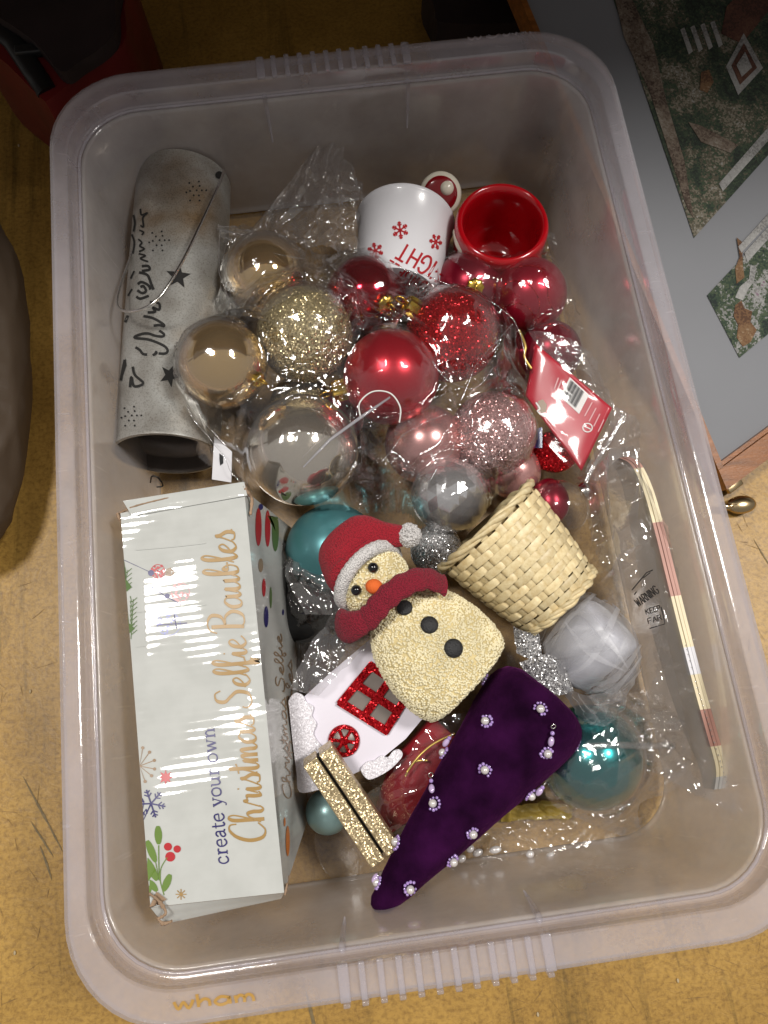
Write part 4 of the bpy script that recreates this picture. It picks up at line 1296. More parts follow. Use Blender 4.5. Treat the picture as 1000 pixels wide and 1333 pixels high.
CAPS = {'F': ([[(0, 0), (0, 1)], [(0, 1), (.5, 1)], [(0, .52), (.4, .52)]], .62), 'I': ([[(0, 0), (0, 1)]], .22), 'G': ([[(.55, .8), (.4, 1), (.15, .95), (0, .5), (.15, .05), (.4, 0), (.55, .2), (.55, .45), (.35, .45)]], .78),
        'H': ([[(0, 0), (0, 1)], [(.5, 0), (.5, 1)], [(0, .5), (.5, .5)]], .72), 'T': ([[(.28, 0), (.28, 1)], [(0, 1), (.56, 1)]], .6),
        'S': ([[(.5, .85), (.3, 1), (.05, .85), (.1, .6), (.4, .45), (.5, .2), (.3, 0), (0, .12)]], .68), 'N': ([[(0, 0), (0, 1)], [(0, 1), (.5, 0)], [(.5, 0), (.5, 1)]], .72), 'O': ([[(.28, 1), (.05, .8), (0, .5), (.05, .2), (.28, 0), (.5, .2), (.56, .5), (.5, .8), (.28, 1)]], .76),
        'W': ([[(0, 1), (.16, 0)], [(.16, 0), (.32, .8)], [(.32, .8), (.48, 0)], [(.48, 0), (.64, 1)]], .82), 'B': ([[(0, 0), (0, 1)], [(0, 1), (.35, .95), (.4, .75), (.3, .55), (0, .52)], [(0, .52), (.4, .5), (.48, .25), (.35, .03), (0, 0)]], .66),
        'A': ([[(0, 0), (.26, 1)], [(.26, 1), (.52, 0)], [(.1, .35), (.42, .35)]], .66), 'L': ([[(0, 1), (0, 0)], [(0, 0), (.42, 0)]], .54),
        'R': ([[(0, 0), (0, 1)], [(0, 1), (.4, .95), (.42, .7), (.3, .52), (0, .5)], [(.25, .5), (.5, 0)]], .66), 'E': ([[(0, 0), (0, 1)], [(0, 1), (.45, 1)], [(0, .5), (.38, .5)], [(0, 0), (.45, 0)]], .6),
        'K': ([[(0, 0), (0, 1)], [(.5, 1), (0, .45)], [(.15, .55), (.5, 0)]], .66), 'P': ([[(0, 0), (0, 1)], [(0, 1), (.4, .95), (.42, .7), (.3, .5), (0, .5)]], .6), ' ': ([], .4)}
mk('lettering', ink(bt, lay('FIGHT', CAPS, (580, 347), (525, 315), 23, lambda w, n: 3.0), 0.0003, smooth=4), 'ink_red', buc)
mk('lettering', ink(bt, lay('SNOWBALL', CAPS, (577, 378), (506, 338), 18, lambda w, n: 2.4), 0.0003, smooth=4), 'ink_red', buc)

mc = at(655, 288, 0.076)
RM = 62 * mpp(655, 288, 0.076)
mug = thing('mug', (mc.x, mc.y, ZF), 'round glossy red ceramic pot seen from above beside the white bucket', 'pot')
zr = mc.z
mk('pot_body', lathe([(RM * .45, zr - .066), (RM * .62, zr - .068), (RM * .78, zr - .058), (RM * .96, zr - .036), (RM * 1.0, zr - .014), (RM * .985, zr - .004), (RM * .93, zr), (RM * .86, zr - .001), (RM * .815, zr - .006), (RM * .80, zr - .015), (RM * .80, zr - .036), (RM * .68, zr - .056), (RM * .4, zr - .060), (0, zr - .0605)], Vector((mc.x, mc.y, 0)), (0, 0, 1), 72, cap0=True), 'red_ceramic', mug)
mk('white_arm', tube([at(*p) for p in catmull([(596, 300, .062), (600, 318, .064), (611, 331, .062), (626, 336, .06)], 8)], [0.0035] + [0.0042] * 22 + [0.003] * 2, 12), 'cream_ceramic', mug)

kc = at(573, 253, 0.060)
kd = (CAM_LOC - kc).normalized() + Vector((0.05, 0.05, 0))
kd.normalize()
rk = 28 * mpp(573, 253, .060)
kn = thing('ceramic_ornament', (kc.x, kc.y, ZF), 'small cream ceramic disc with dark red face and white knob behind the bucket', 'ornament')
mk('disc_body', lathe([(rk * .5, -.022), (rk * .9, -.012), (rk, -.003), (rk * .98, .002), (rk * .9, .004), (0, .0042)], kc, kd, 48, cap0=True), 'cream_ceramic', kn)
fb, fc, fa = frame_of(kd)
ko = fb * 0.0 + fc * 0.0
mk('red_face', sphere(kc + kd * .0035 + ko, rk * .80, 36, 18, (1, 1, .22), kd), 'dark_red_ceramic', kn)
mk('knob', sphere(kc + kd * .007 + (at(581, 246, .07) - at(573, 253, .07)), rk * .34, 24, 14, (1, 1, .8), kd), 'cream_ceramic', kn)


# ------------------------------------------------------------------ header card pack with barcode
pk = thing('header_card_pack', at(745, 530, .03), 'red header card with white barcode in a clear zip bag by the side wall', 'packaging')
c0, c1, c2, c3 = at(697, 447, .078), at(797, 531, .080), at(757, 613, .070), at(684, 515, .066)
cd = mk('header_card', quad(c0, c1, c2, c3, 24, 24, 0.002, 3.0, 24), 'card_red', pk); solid(cd, 0.0005, 1)
pt = bvh(cd)
def patch_px(tree, cs4, n, off):
    A, B, C_, D = [np.array(p, float) for p in cs4]

    def fn(u, v):
        q = (A * (1 - u) + B * u) * (1 - v) + (D * (1 - u) + C_ * u) * v
        h, nn = hit(tree, q[0], q[1])
        return h + nn * off
    return grid_mesh(fn, n, n)


mk('barcode_patch', patch_px(pt, ((742, 491), (767, 514), (754, 539), (729, 516)), 9, .0004), 'ink_white', pk)
bars = []
for i in range(13):
    t = 0.10 + 0.055 * i
    a = np.array((742, 491)) * (1 - t) + np.array((767, 514)) * t
    b = np.array((729, 516)) * (1 - t) + np.array((754, 539)) * t
    aa_, bb_ = a * .93 + b * .07, a * .10 + b * .90
    bars.append(([tuple(aa_ + (bb_ - aa_) * k / 5) for k in range(6)], 0.7 + 0.9 * ((i * 7) % 3) / 2))
mk('barcode_lines', ink(pt, bars, 0.0009, smooth=1), 'ink_black', pk)
tx = []
for i in range(4):
    o_ = np.array((771, 524)) + np.array((6.5, 5.5)) * i
    o_ -= np.array((1.5, -2.0)) * i
    tx.append(([tuple(o_), tuple(o_ + np.array((-13 + i, 24 - i)) * .75)], 1.5))
tx += [([(727, 492), (722, 506)], 1.6), ([(731, 495), (725, 510)], 1.6)]
mk('small_print', ink(pt, tx, 0.0006), 'ink_pink', pk)
mk('recycling_mark', ink(pt, [(disc_px(765, 557, 5.5, 14, 1.1) + [(771, 557)], 1.4), ([(761, 555), (769, 559)], 1.4)], 0.0006), 'ink_white', pk)
mk('printed_motif', blob_px(pt, [(701, 522), (707, 520), (712, 527), (711, 536), (705, 538), (700, 532)], 0.0005), 'ink_brown', pk)
mk('printed_motif', ink(pt, [([(698, 524), (703, 532), (700, 536), (709, 543)], 2.0)], 0.0007), 'ink_white', pk)
mk('zip_film', sheet([(694, 440, .084), (745, 480, .088), (800, 528, .087), (830, 545, .078)], [(678, 520, .068), (710, 575, .074), (760, 622, .076), (800, 620, .066)], 60, 50, 0.0012, 30, 9.0), 'film_soft', pk)
mk('zip_strip', tube([at(*p) for p in catmull([(812, 540, .086), (793, 575, .084), (770, 612, .08), (763, 628, .078)], 8)], 0.0017, 8, flat=0.3), 'film_hazy', pk)
mk('zip_tail', sheet([(800, 530, .085), (829, 548, .080), (833, 585, .074), (820, 610, .07)], [(762, 615, .078), (770, 622, .076), (780, 628, .07), (790, 628, .066)], 40, 30, 0.002, 70, 10.0), 'film_hazy', pk)
o = tag(mk('blue_card', prism([at(*p) for p in ((692, 560, .05), (706, 556, .052), (706, 583, .05), (694, 583, .048))], .0005), 'card_blue', smooth=False), 'scrap of royal blue card tucked under the red header card', 'card')
o = tag(mk('glitter_heart', sphere(at(722, 588, .040), .016, 28, 18, (1, 1.1, .6)), 'glitter_red'), 'red glitter ornament below the red header card', 'ornament')
# red baubles' cord
tag(mk('twisted_string', tube([at(*p) for p in catmull([(676, 430, .08), (684, 450, .082), (683, 465, .08), (692, 480, .078)], 8)], .0009, 6), 'thread_gold'), 'twisted gold string beside the corner of the red header card', 'string')
# clear film over the red baubles by the wall
o = tag(mk('clear_wrapper', membrane(poly_at([(575, 335), (630, 330), (690, 330), (720, 300), (745, 380), (760, 430), (752, 480), (720, 470), (670, 420), (620, 400)], .05), [BALLS['wineglit'], BALLS['redswirl'], BALLS['wineswirl']], .045, n=90, wr=.002, seed=8.0), 'film'), 'clear crinkled wrapper over the red swirl baubles', 'wrapper')
o = tag(mk('clear_wrapper', sheet([(690, 430, .06), (740, 440, .07), (780, 470, .06)], [(720, 520, .05), (775, 540, .06), (800, 560, .05)], 40, 40, .003, 60, 12.0), 'film_hazy'), 'crumpled clear wrapper between header card and box wall', 'wrapper')


# ------------------------------------------------------------------ wicker basket
m0, m1 = at(634, 686, .074), at(727, 782, .066)
bax = (m1 - m0)
BL_ = bax.length
r0, r1 = 77 * mpp(634, 686, .074), 58 * mpp(727, 782, .066)
bas = thing('wicker_basket', (m0 + m1) / 2 - Vector((0, 0, .045)), 'small pale wicker basket tipped on its side beside the snowman', 'basket')
b_, c_, a_ = frame_of(bax)
NS = 22


def bpt(t, ang, off):
    r = r0 + (r1 - r0) * t + 0.0012 * math.sin(math.pi * t) + off
    return m0 + a_ * (BL_ * t) + b_ * (r * math.cos(ang)) + c_ * (r * math.sin(ang))


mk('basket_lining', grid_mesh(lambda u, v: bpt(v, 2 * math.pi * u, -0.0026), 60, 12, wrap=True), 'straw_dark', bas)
for i in range(NS):
    a0 = 2 * math.pi * i / NS
    w = 0.034
    g = grid_mesh(lambda u, v: bpt(0.02 + 0.96 * v, a0 + (u - .5) * 2 * w * 2.0, 0.0002 + 0.0004 * math.cos((u - .5) * 3)), 4, 24)
    mk('stave', g, 'straw', bas)
NR = 12
for k in range(NR):
    tcen = 0.09 + 0.85 * k / (NR - 1)
    hw = 0.0385 if k < 10 else 0.033
    ph = k % 2
    rng = random.Random(k)
    wob = [rng.uniform(-1, 1) for _ in range(NS + 1)]

    def wfn(u, v, tcen=tcen, hw=hw, ph=ph, wob=wob):
        a = 2 * math.pi * u
        s = a / (2 * math.pi) * NS
        dd_ = abs(((s + ph) % 2) - 1)            # 1 at a stave it dives under, 0 midway
        e_ = min(1.0, max(0.0, (dd_ - .58) / .26)); wv = 1 - 2 * e_ * e_ * (3 - 2 * e_)
        i = int(s) % NS
        jit = wob[i] * (1 - (s % 1)) + wob[(i + 1) % NS] * (s % 1)
        wd = hw * (0.95 + 0.05 * wv)
        cv = 0.0003 * math.cos((v - .5) * 3.0)
        return bpt(tcen + (v - .5) * 2 * wd + 0.006 * jit, a, 0.0003 + 0.0010 * wv + cv + 0.0003 * math.sin(a * 9 + tcen * 40))

    g = grid_mesh(wfn, NS * 8, 5, wrap=True)
    mk('weaver', g, 'straw', bas)
for k in range(3):                       # twisted rim
    pts = []
    for i in range(160):
        a = 2 * math.pi * i / 160
        pts.append(bpt(-0.012 + 0.022 * math.cos(a * 6 + k * 2.1), a, 0.0010 + 0.0016 * math.sin(a * 6 + k * 2.1)))
    mk('rim_strand', tube(pts, [0.0019 + 0.0006 * math.sin(i * .31 + k) for i in range(160)], 6, closed=True, flat=.7), 'straw', bas)
for k in range(4):
    pts = [bpt(0.985 + .012 * k + 0.012 * math.cos(a * 10 + k * 3), a, 0.0004 + 0.0014 * math.sin(a * 10 + k * 3)) for a in np.linspace(0, 2 * math.pi, 121)[:-1]]
    mk('base_strand', tube(pts, 0.0017, 6, closed=True), 'straw', bas)
mk('basket_base', lathe([(r1 - .001, BL_ - .001), (r1 * .6, BL_ + .0005), (0, BL_)], m0, bax, 48), 'straw', bas)


# ------------------------------------------------------------------ snowman
sb, st_ = at(612, 890, .078), at(505, 785, .086)
sa = (st_ - sb).normalized()                         # from base towards head
sn = (Vector((0, 0, 1)) - sa * sa.z).normalized()    # up off the front
sr = sa.cross(sn).normalized()
SLn = (st_ - sb).length * 1.02
SWd = 75 * mpp(600, 850, .08)
sm = thing('snowman', sb - Vector((0, 0, .04)), 'cream beaded snowman with red santa hat and scarf lying on its back', 'snowman')


def body_pt(u, v, off=0.0):
    """u round, v from base centre over the edge and up the dome"""
    a = 2 * math.pi * u
    PR = ((0, 0), (0, .55), (.004, .80), (.03, .91), (.10, .98), (.22, 1.02), (.40, 1.02), (.58, .95), (.74, .83), (.86, .66), (.94, .46), (.985, .24), (1, 0))
    k = v * (len(PR) - 1); i = min(int(k), len(PR) - 2); f = k - i
    h = SLn * (PR[i][0] + (PR[i + 1][0] - PR[i][0]) * f)
    w = PR[i][1] + (PR[i + 1][1] - PR[i][1]) * f
    x = math.cos(a); y = math.sin(a)
    p = sb + sa * h + sr * ((SWd * w + off) * x) + sn * ((SWd * 0.62 * w + off) * y)
    return p


bo = mk('body', grid_mesh(lambda u, v: body_pt(u, v), 64, 48, wrap=True), 'bead_base', sm)
hc = at(487, 757, .090)
RH = 47 * mpp(487, 757, .09)
hd_ = mk('head', sphere(hc, RH, 40, 26, (1, .8, .96), sa), 'bead_base', sm)


def beads(geo, density_r, jitter, count, seed, cond=None, size=0.0009):
    vs, fs = geo
    rng = random.Random(seed)
    tris, areas = [], []
    for f in fs:
        for k in range(1, len(f) - 1):
            a, b, c = vs[f[0]], vs[f[k]], vs[f[k + 1]]
            n = (b - a).cross(c - a)
            if n.length < 1e-12: continue
            tris.append((a, b, c, n.normalized())); areas.append(n.length)
    cum = np.cumsum(areas)
    base_v, base_f = sphere((0, 0, 0), 1.0, 6, 4)
    base_v = [Vector(v) for v in base_v]
    ov, of = [], []
    cen = sum((Vector(v) for v in vs), Vector()) / len(vs)
    for _ in range(count):
        t = tris[int(np.searchsorted(cum, rng.random() * cum[-1]))]
        a, b = rng.random(), rng.random()
        if a + b > 1: a, b = 1 - a, 1 - b
        p = t[0] + (t[1] - t[0]) * a + (t[2] - t[0]) * b
        n = t[3] if t[3].dot(p - cen) > 0 else -t[3]
        if n.z < -0.35: continue
        if cond and not cond(p): continue
        s = size * rng.uniform(.7, 1.25)
        p = p + n * s * rng.uniform(.1, .7)
        k = len(ov)
        ov += [p + v * s for v in base_v]
        of += [tuple(i + k for i in f) for f in base_f]
    return ov, of


hband = lambda p: (p - hc).dot(sa) < RH * 0.45
tag(mk('beads', beads(RAW[bo.name], 0, 0, 12000, 1, None, .00074), 'bead_cream', sm), kind='stuff')
tag(mk('beads', beads(RAW[hd_.name], 0, 0, 3200, 2, hband, .00074), 'bead_cream', sm), kind='stuff')
# face and buttons
stree = bvh(bo); htree = bvh(hd_)
for (x, y) in ((486, 740), (465, 768)):
    h, n = hit(htree, x, y)
    mk('eye', sphere(h + n * .0012, .0034, 20, 14), 'bead_black', sm)
h, n = hit(htree, 487, 763)
mk('nose', sphere(h + n * .0022, .0052, 24, 16, (1, .9, .85), n), 'felt_orange', sm)
for (x, y, r) in ((527, 792, .0050), (559, 814, .0054), (590, 844, .0058)):
    h, n = hit(stree, x, y)
    mk('button', sphere(h + n * .0012, r, 24, 14, (1, 1, .38), n), 'felt_black', sm)
# hat: cone that droops to the right, white cuff, pompom
hb = hc + sa * RH * 0.34
b1 = sr
c1_ = (sn + sa * 0.62).normalized()


def hat_fn(u, v):
    spine = [np.array(p) for p in (hb + sa * .0, hb + sa * .016, at(452, 715, .100), at(474, 690, .102), at(505, 697, .100), at(530, 697, .099))]
    C = HAT
    k = v * (len(C) - 1); i = min(int(k), len(C) - 2)
    p = C[i].lerp(C[i + 1], k - i)
    t = (C[min(i + 2, len(C) - 1)] - C[max(i - 1, 0)]).normalized()
    x = t.cross(Vector((0, 0, 1))); x.normalize(); y = x.cross(t)
    w0 = max(0.0, 1 - v / .3)
    x = (x * (1 - w0) + b1 * (w0 * (1 if x.dot(b1) > 0 else -1))).normalized(); y = (y * (1 - w0) + c1_ * (w0 * (1 if y.dot(c1_) > 0 else -1))).normalized()
    rr = HR(v)
    a = 2 * math.pi * u
    wrn = 1 + 0.07 * math.sin(3 * a + 9 * v) * min(1, 3 * v)
    return p + x * (rr * wrn * math.cos(a)) + y * (rr * 0.82 * wrn * math.sin(a))


HAT = [Vector(p) for p in catmull([tuple(hb - sa * .002), tuple(hb + sa * .012), tuple(at(455, 716, .094)), tuple(at(470, 694, .098)), tuple(at(500, 696, .099)), tuple(at(533, 697, .098))], 10)]
HRP = [(0, RH * 1.03), (.18, RH * 1.0), (.36, RH * .80), (.55, RH * .52), (.75, RH * .38), (1, RH * .27)]


def HR(v):
    for (a, ra), (b, rb) in zip(HRP, HRP[1:]):
        if v <= b: return ra + (rb - ra) * (v - a) / (b - a)
    return HRP[-1][1]


hat = mk('hat', grid_mesh(hat_fn, 48, 44, wrap=True), 'wool_red', sm)
cuff = [hb - sa * .003 + b1 * (RH * 1.0 * math.cos(a)) + c1_ * (RH * 0.92 * math.sin(a)) for a in np.linspace(0, 2 * math.pi, 73)[:-1]]
g = tube(cuff, .0048, 12, closed=True, flat=0.62, upv=sa.cross(Vector((0, 0, 1))))
mk('hat_cuff', tube(cuff, [.0042 + .0004 * (i % 2) for i in range(72)], 12, closed=True), 'wool_white', hat)
pc = at(533, 697, .100)
mk('pompom', beads(sphere(pc, .0062, 20, 14), 0, 0, 700, 5, size=.0011), 'wool_white', hat)
mk('pompom', sphere(pc, .0064, 24, 16), 'wool_white', hat)
# scarf: collar and hanging end
sc_pts = [(468, 812, .100), (482, 802, .108), (500, 781, .113), (525, 762, .115), (553, 753, .111), (578, 762, .102)]
sc = catmull(sc_pts, 10)
mk('scarf', tube([at(*p) for p in sc], [.0076 + .0005 * math.sin(i * .9) for i in range(len(sc))], 14, flat=0.42), 'scarf_red', sm)
sc = catmull([(482, 803, .106), (466, 812, .103), (452, 816, .096), (446, 813, .090)], 8)
mk('scarf_end', tube([at(*p) for p in sc], [.006 + .0045 * min(1, i / 16) for i in range(len(sc))], 14, flat=0.5), 'scarf_red', sm)


# ------------------------------------------------------------------ white card house and gold bar
ho = thing('card_house', at(460, 930, .03), 'white card house with red glitter windows under the snowman', 'decoration')


def hz(x, y):  # the panel tilts a little towards the camera
    return 0.058 + 0.00006 * (930 - y)


panel_out = [(384, 918), (430, 876), (482, 832), (540, 850), (590, 900), (548, 938), (528, 962), (500, 985), (470, 1003), (430, 1022), (398, 1030), (388, 985)]
win = [(439, 915), (483, 862), (537, 900), (504, 955)]
L0 = [at(x, y, hz(x, y)) for x, y in panel_out]
hp_ = mk('wall_panel', prism(L0, .0012), 'card_white', ho, smooth=False)
htr = bvh(hp_)
# dark view through the window, then the red frame with its bars
W_ = np.array(win, float)
ctr = W_.mean(0)


def wq(s, t):
    return tuple((W_[0] * (1 - s) + W_[1] * s) * (1 - t) + (W_[3] * (1 - s) + W_[2] * s) * t)


for (s0, s1) in ((.10, .46), (.55, .91)):
    for (t0, t1) in ((.09, .46), (.55, .91)):
        g = [hit(htr, *wq(s, t)) for s, t in ((s0, t0), (s1, t0), (s1, t1), (s0, t1))]
        mk('pane', prism([h + n * .0007 for h, n in g], .0006), 'film_dark_pane' if 'film_dark_pane' in M else 'dark_metal', ho, smooth=False)
bars = [((0, .05), (1, .05)), ((0, .95), (1, .95)), ((.05, 0), (.05, 1)), ((.95, 0), (.95, 1)), ((0, .505), (1, .505)), ((.505, 0), (.505, 1))]
for i, (p, q) in enumerate(bars):
    a, na = hit(htr, *wq(*p)); b, nb = hit(htr, *wq(*q))
    d = (b - a); ln = d.length; d.normalize()
    s_ = na.cross(d).normalized()
    mk('window_bar', box((a + b) / 2 + na * (.0014 + .00012 * i), ln / 2, .0026, .0009, (d, s_, na), .0002), 'glitter_red', ho, smooth=False)
h, n = hit(htr, 448, 964)
rw = 20 * mpp(448, 964, .058)
mk('round_window', lathe([(rw * .0, .0012), (rw * .95, .0012), (rw, .0002)], h, n, 40), 'dark_metal', ho)
mk('round_frame', torus(h + n * .0012, n, rw * .88, rw * .16, 40, 8), 'glitter_red', ho)
fb, fc, fa = frame_of(n)
for k in range(3):
    a = k * math.pi / 3 + .3
    d = fb * math.cos(a) + fc * math.sin(a)
    mk('window_spoke', box(h + n * (.0018 + .0001 * k), rw * .9, rw * .10, .0007, (d, n.cross(d).normalized(), n)), 'glitter_red', ho, smooth=False)
mk('window_hub', lathe([(0, .0028), (rw * .3, .0028), (rw * .3, .001)], h, n, 24), 'glitter_red', ho)
# scalloped glitter snow
cl = [(377, 925), (376, 912), (384, 902), (394, 905), (399, 914), (408, 920), (406, 932), (412, 942), (408, 955), (416, 968), (424, 975), (432, 992), (436, 1022), (415, 1028), (390, 1031), (386, 1005), (381, 965)]
mk('snow_drift', prism([at(x, y, hz(x, y) + .0022) for x, y in catmull(cl, 4, closed=True)], .0018), 'glitter_white', ho, smooth=False)
cl = [(470, 1002), (478, 992), (488, 990), (496, 984), (505, 986), (512, 978), (520, 976), (524, 984), (510, 1000), (490, 1012), (478, 1014)]
mk('snow_drift', prism([at(x, y, hz(x, y) + .0022) for x, y in catmull(cl, 4, closed=True)], .0018), 'glitter_white', ho, smooth=False)

gb = thing('gold_glitter_bar', at(455, 1050, .03), 'gold glitter bar with a dark slit leaning from the card house to the purple cone', 'decoration')
e0, e1 = at(413, 980, .076), at(500, 1110, .060)
d = (e1 - e0); ln = d.length; d.normalize()
sd = d.cross(Vector((0, 0, 1))).normalized(); up_ = sd.cross(d).normalized()
for s in (-1, 1):
    mk('gold_strip', box((e0 + e1) / 2 + sd * (s * .0056), ln / 2, .0047, .009, (d, sd, up_), .0006), 'glitter_gold_bar', gb, smooth=False)
mk('slit_shade', box((e0 + e1) / 2 - up_ * .002, ln / 2 - .002, .0010, .006, (d, sd, up_)), 'shade_black', gb, smooth=False)  # black filler painting the shade down in the slit


# ------------------------------------------------------------------ purple velvet cone
ct0, cb0 = at(496, 1176, .066), at(702, 915, .064)
cax = (cb0 - ct0)
CL = cax.length
rt, rb_ = 17 * mpp(496, 1176, .066), 71 * mpp(702, 915, .062)
cone = thing('velvet_cone', (ct0 + cb0) / 2 - Vector((0, 0, .045)), 'dark purple velvet cone tree with pearls and lilac bead drops', 'cone tree')
cp = [(0, -.006), (rt * .55, -.0045), (rt * .9, -.001), (rt * 1.06, .005)]
for i in range(1, 15):
    t = i / 14
    cp.append((rt + (rb_ - rt) * t ** 0.92 + .001, .004 + (CL - .008) * t))
cp[-1] = (rb_ * .985, CL - .006)
cp += [(rb_ * .95, CL - .001), (rb_ * .87, CL + .0035), (rb_ * .72, CL + .0065), (rb_ * .4, CL + .008), (0, CL + .008)]
cv, cf = lathe(cp, ct0, cax, 64)
cv = [v + Vector((nz(v, 45), nz(v, 45, 3), nz(v, 45, 7))) * .0012 for v in cv]
co = mk('cone_body', (cv, cf), 'velvet', cone)
ctree = bvh(co)
PE = [((634, 940), None), ((632, 1002), None), ((703, 923), (713, 890)), ((711, 979), (718, 944)), ((566, 1047), (563, 1010)), ((580, 982), (586, 955)), ((614, 1083), None), ((588, 1119), None), ((533, 1155), None), ((689, 1033), (705, 1016)), ((633, 886), None), ((754, 972), None), ((513, 1095), None), ((486, 1147), (480, 1135))]
base_v, base_f = sphere((0, 0, 0), 1, 8, 6)
for (p, q) in PE:
    h, n = hit(ctree, *p)
    fb, fc, fa = frame_of(n)
    pe = mk('pearl', sphere(h + n * .0021, .0025, 18, 12), 'pearl', cone)
    ring = []
    jr = random.Random(int(p[0] * 7 + p[1]))
    n = (n + Vector((jr.uniform(-.3, .3), jr.uniform(-.3, .3), 0))).normalized()
    fb, fc, fa = frame_of(n)
    for k in range(jr.choice((9, 10, 11))):
        a = 2 * math.pi * k / 11
        ring.append(sphere(h + n * .0011 + fb * (.0035 * jr.uniform(.9, 1.12) * math.cos(a)) + fc * (.0035 * jr.uniform(.9, 1.12) * math.sin(a)), .00098 * jr.uniform(.75, 1.15), 8, 6))
    mk('bead_ring', join(*ring), 'lilac_bead', pe)
    if q:
        h2, n2 = hit(ctree, *q)
        a_p, b_p = h + n * .003, h2 + n2 * .002
        mid = a_p.lerp(b_p, .5) + n * .001
        dd = (b_p - a_p).normalized()
        mk('drop_bead', sphere(mid, .0019, 10, 8, (1, 1, 1.6), dd), 'clear_lilac', cone)
        mk('drop_bead', sphere(a_p.lerp(b_p, .78) + n * .001, .0014, 8, 6), 'lilac_bead', cone)
        mk('wire_loop', torus(b_p + n * .0008, n, .0014, .00035, 16, 6), 'cap_silver', cone)


# ------------------------------------------------------------------ tulle wrapped pot with silver ribbon
tb = at(770, 838, .066)
td = (at(805, 805, .085) - at(735, 875, .060)).normalized()
fb, fc, fa = frame_of(td)
rt_ = 64 * mpp(770, 838, .066)
tu = thing('tulle_parcel', (tb.x, tb.y, ZF), 'white satin pot wrapped in sheer tulle below the wicker basket', 'parcel')
prof = [(0, .020), (rt_ * .60, .020), (rt_ * .66, .0185), (rt_ * .685, .015), (rt_ * .60, -.022), (rt_ * .5, -.026), (0, -.027)]
mk('satin_pot', lathe(prof, tb, td, 56), 'satin_white', tu)


def tulle_pt(a, ph, k, amp):
    fold = amp * math.sin(a * 9 + 2.5 * math.sin(2 * a + k) + 3 * ph)
    rr = rt_ * (1.0 + .03 * k) * (math.sin(ph) ** .72) * (1 + fold)
    p = tb + td * (rt_ * (.82 + .02 * k) * math.cos(ph)) + fb * (rr * math.cos(a)) + fc * (rr * math.sin(a))
    return p + Vector((nz(p, 60, k), nz(p, 60, 3 + k), nz(p, 60, 5 + k))) * .0022


mk('tulle', grid_mesh(lambda u, v: tulle_pt(2 * math.pi * u, .02 + v * 2.5, 0, .02 + .05 * v), 110, 44, wrap=True), 'tulle_thin', tu)
for q in range(9):                       # gathered bands lying over one another
    rng = random.Random(q)
    a0 = rng.uniform(0, 6.28); w0 = rng.uniform(.12, .4); tw = rng.uniform(-.9, .9); v0 = rng.uniform(0.55, 1.2)

    def band(u, v, a0=a0, w0=w0, tw=tw, q=q, v0=v0):
        ph = v0 + v * (2.5 - v0)
        return tulle_pt(a0 + (u - .5) * 2 * w0 * (1 - .55 * v) + tw * v, ph, .6 + q * .16, .025)
    mk('tulle_fold', grid_mesh(band, 24, 36), 'tulle', tu)
tt = bvh([x for x in tu.children if x.name.startswith('tulle')][0])
for pts in ([(705, 838), (742, 780), (800, 768), (834, 822)], [(712, 855), (752, 800), (795, 840), (815, 868)], [(722, 866), (786, 902), (836, 850)], [(740, 905), (790, 912), (834, 868)], [(750, 922), (800, 925), (830, 885)], [(702, 848), (728, 818), (760, 788), (788, 762)], [(738, 812), (768, 850), (812, 872)], [(758, 890), (800, 880), (838, 830)], [(735, 880), (770, 858), (800, 800), (812, 775)]):
    mk('tulle_fold', ink(tt, [(pts, lambda tx, ty, s: 1.5 + 7 * math.sin(math.pi * s) ** 2)], 0.0016, smooth=8), 'tulle_edge', tu)
mk('tulle_tail', sheet([(700, 850, .075), (735, 890, .08), (770, 905, .078), (820, 880, .072)], [(735, 905, .06), (765, 940, .062), (800, 935, .06), (835, 870, .06)], 60, 30, .003, 60, 3.0, 7, .002), 'tulle', tu)
mk('glitter_ribbon', sheet([(676, 862, .072), (712, 852, .080), (738, 862, .078)], [(700, 900, .070), (728, 905, .072), (745, 898, .070)], 30, 20, .002, 60, 5.0), 'glitter_silver', tu)
mk('glitter_ribbon', sheet([(668, 815, .070), (684, 822, .076), (702, 825, .074)], [(672, 850, .066), (690, 858, .068), (706, 860, .066)], 20, 20, .001, 60, 7.0), 'glitter_silver', tu)


# ------------------------------------------------------------------ striped paper fan in a clear bag against the right wall
fan = thing('paper_fan', at(870, 830, ZF), 'long folded white paper decoration with cream and rust striped edge along the side wall', 'decoration')
edge = [(806, 596, .092), (822, 606, .094), (838, 640, .095), (852, 690, .096), (868, 755, .096), (884, 820, .095), (902, 890, .092), (920, 955, .088), (932, 1000, .082), (930, 1028, .074)]
EC = [at(*p) for p in catmull(edge, 12)]
ne = len(EC)
low = [p + Vector((-.001, 0, -.008 - .034 * math.sin(math.pi * (i / (ne - 1)) * .92 + .12))) for i, p in enumerate(EC)]
mk('paper_face', ([*EC, *low], [(i, i + 1, ne + i + 1, ne + i) for i in range(ne - 1)]), 'fan_face', fan)
mk('paper_face', ([*[p + Vector((.0070, 0, -.0006)) for p in EC], *[p + Vector((.012, 0, 0)) for p in low]], [(i, i + 1, ne + i + 1, ne + i) for i in range(ne - 1)]), 'fan_face', fan)
cuts = [0, 14, 34, 52, 64, 70, 78, 88, 100, ne - 1]
mats = ['paper_rust', 'paper_cream', 'paper_rust', 'paper_cream', 'paper_white', 'paper_cream', 'paper_rust', 'paper_cream', 'paper_grey']
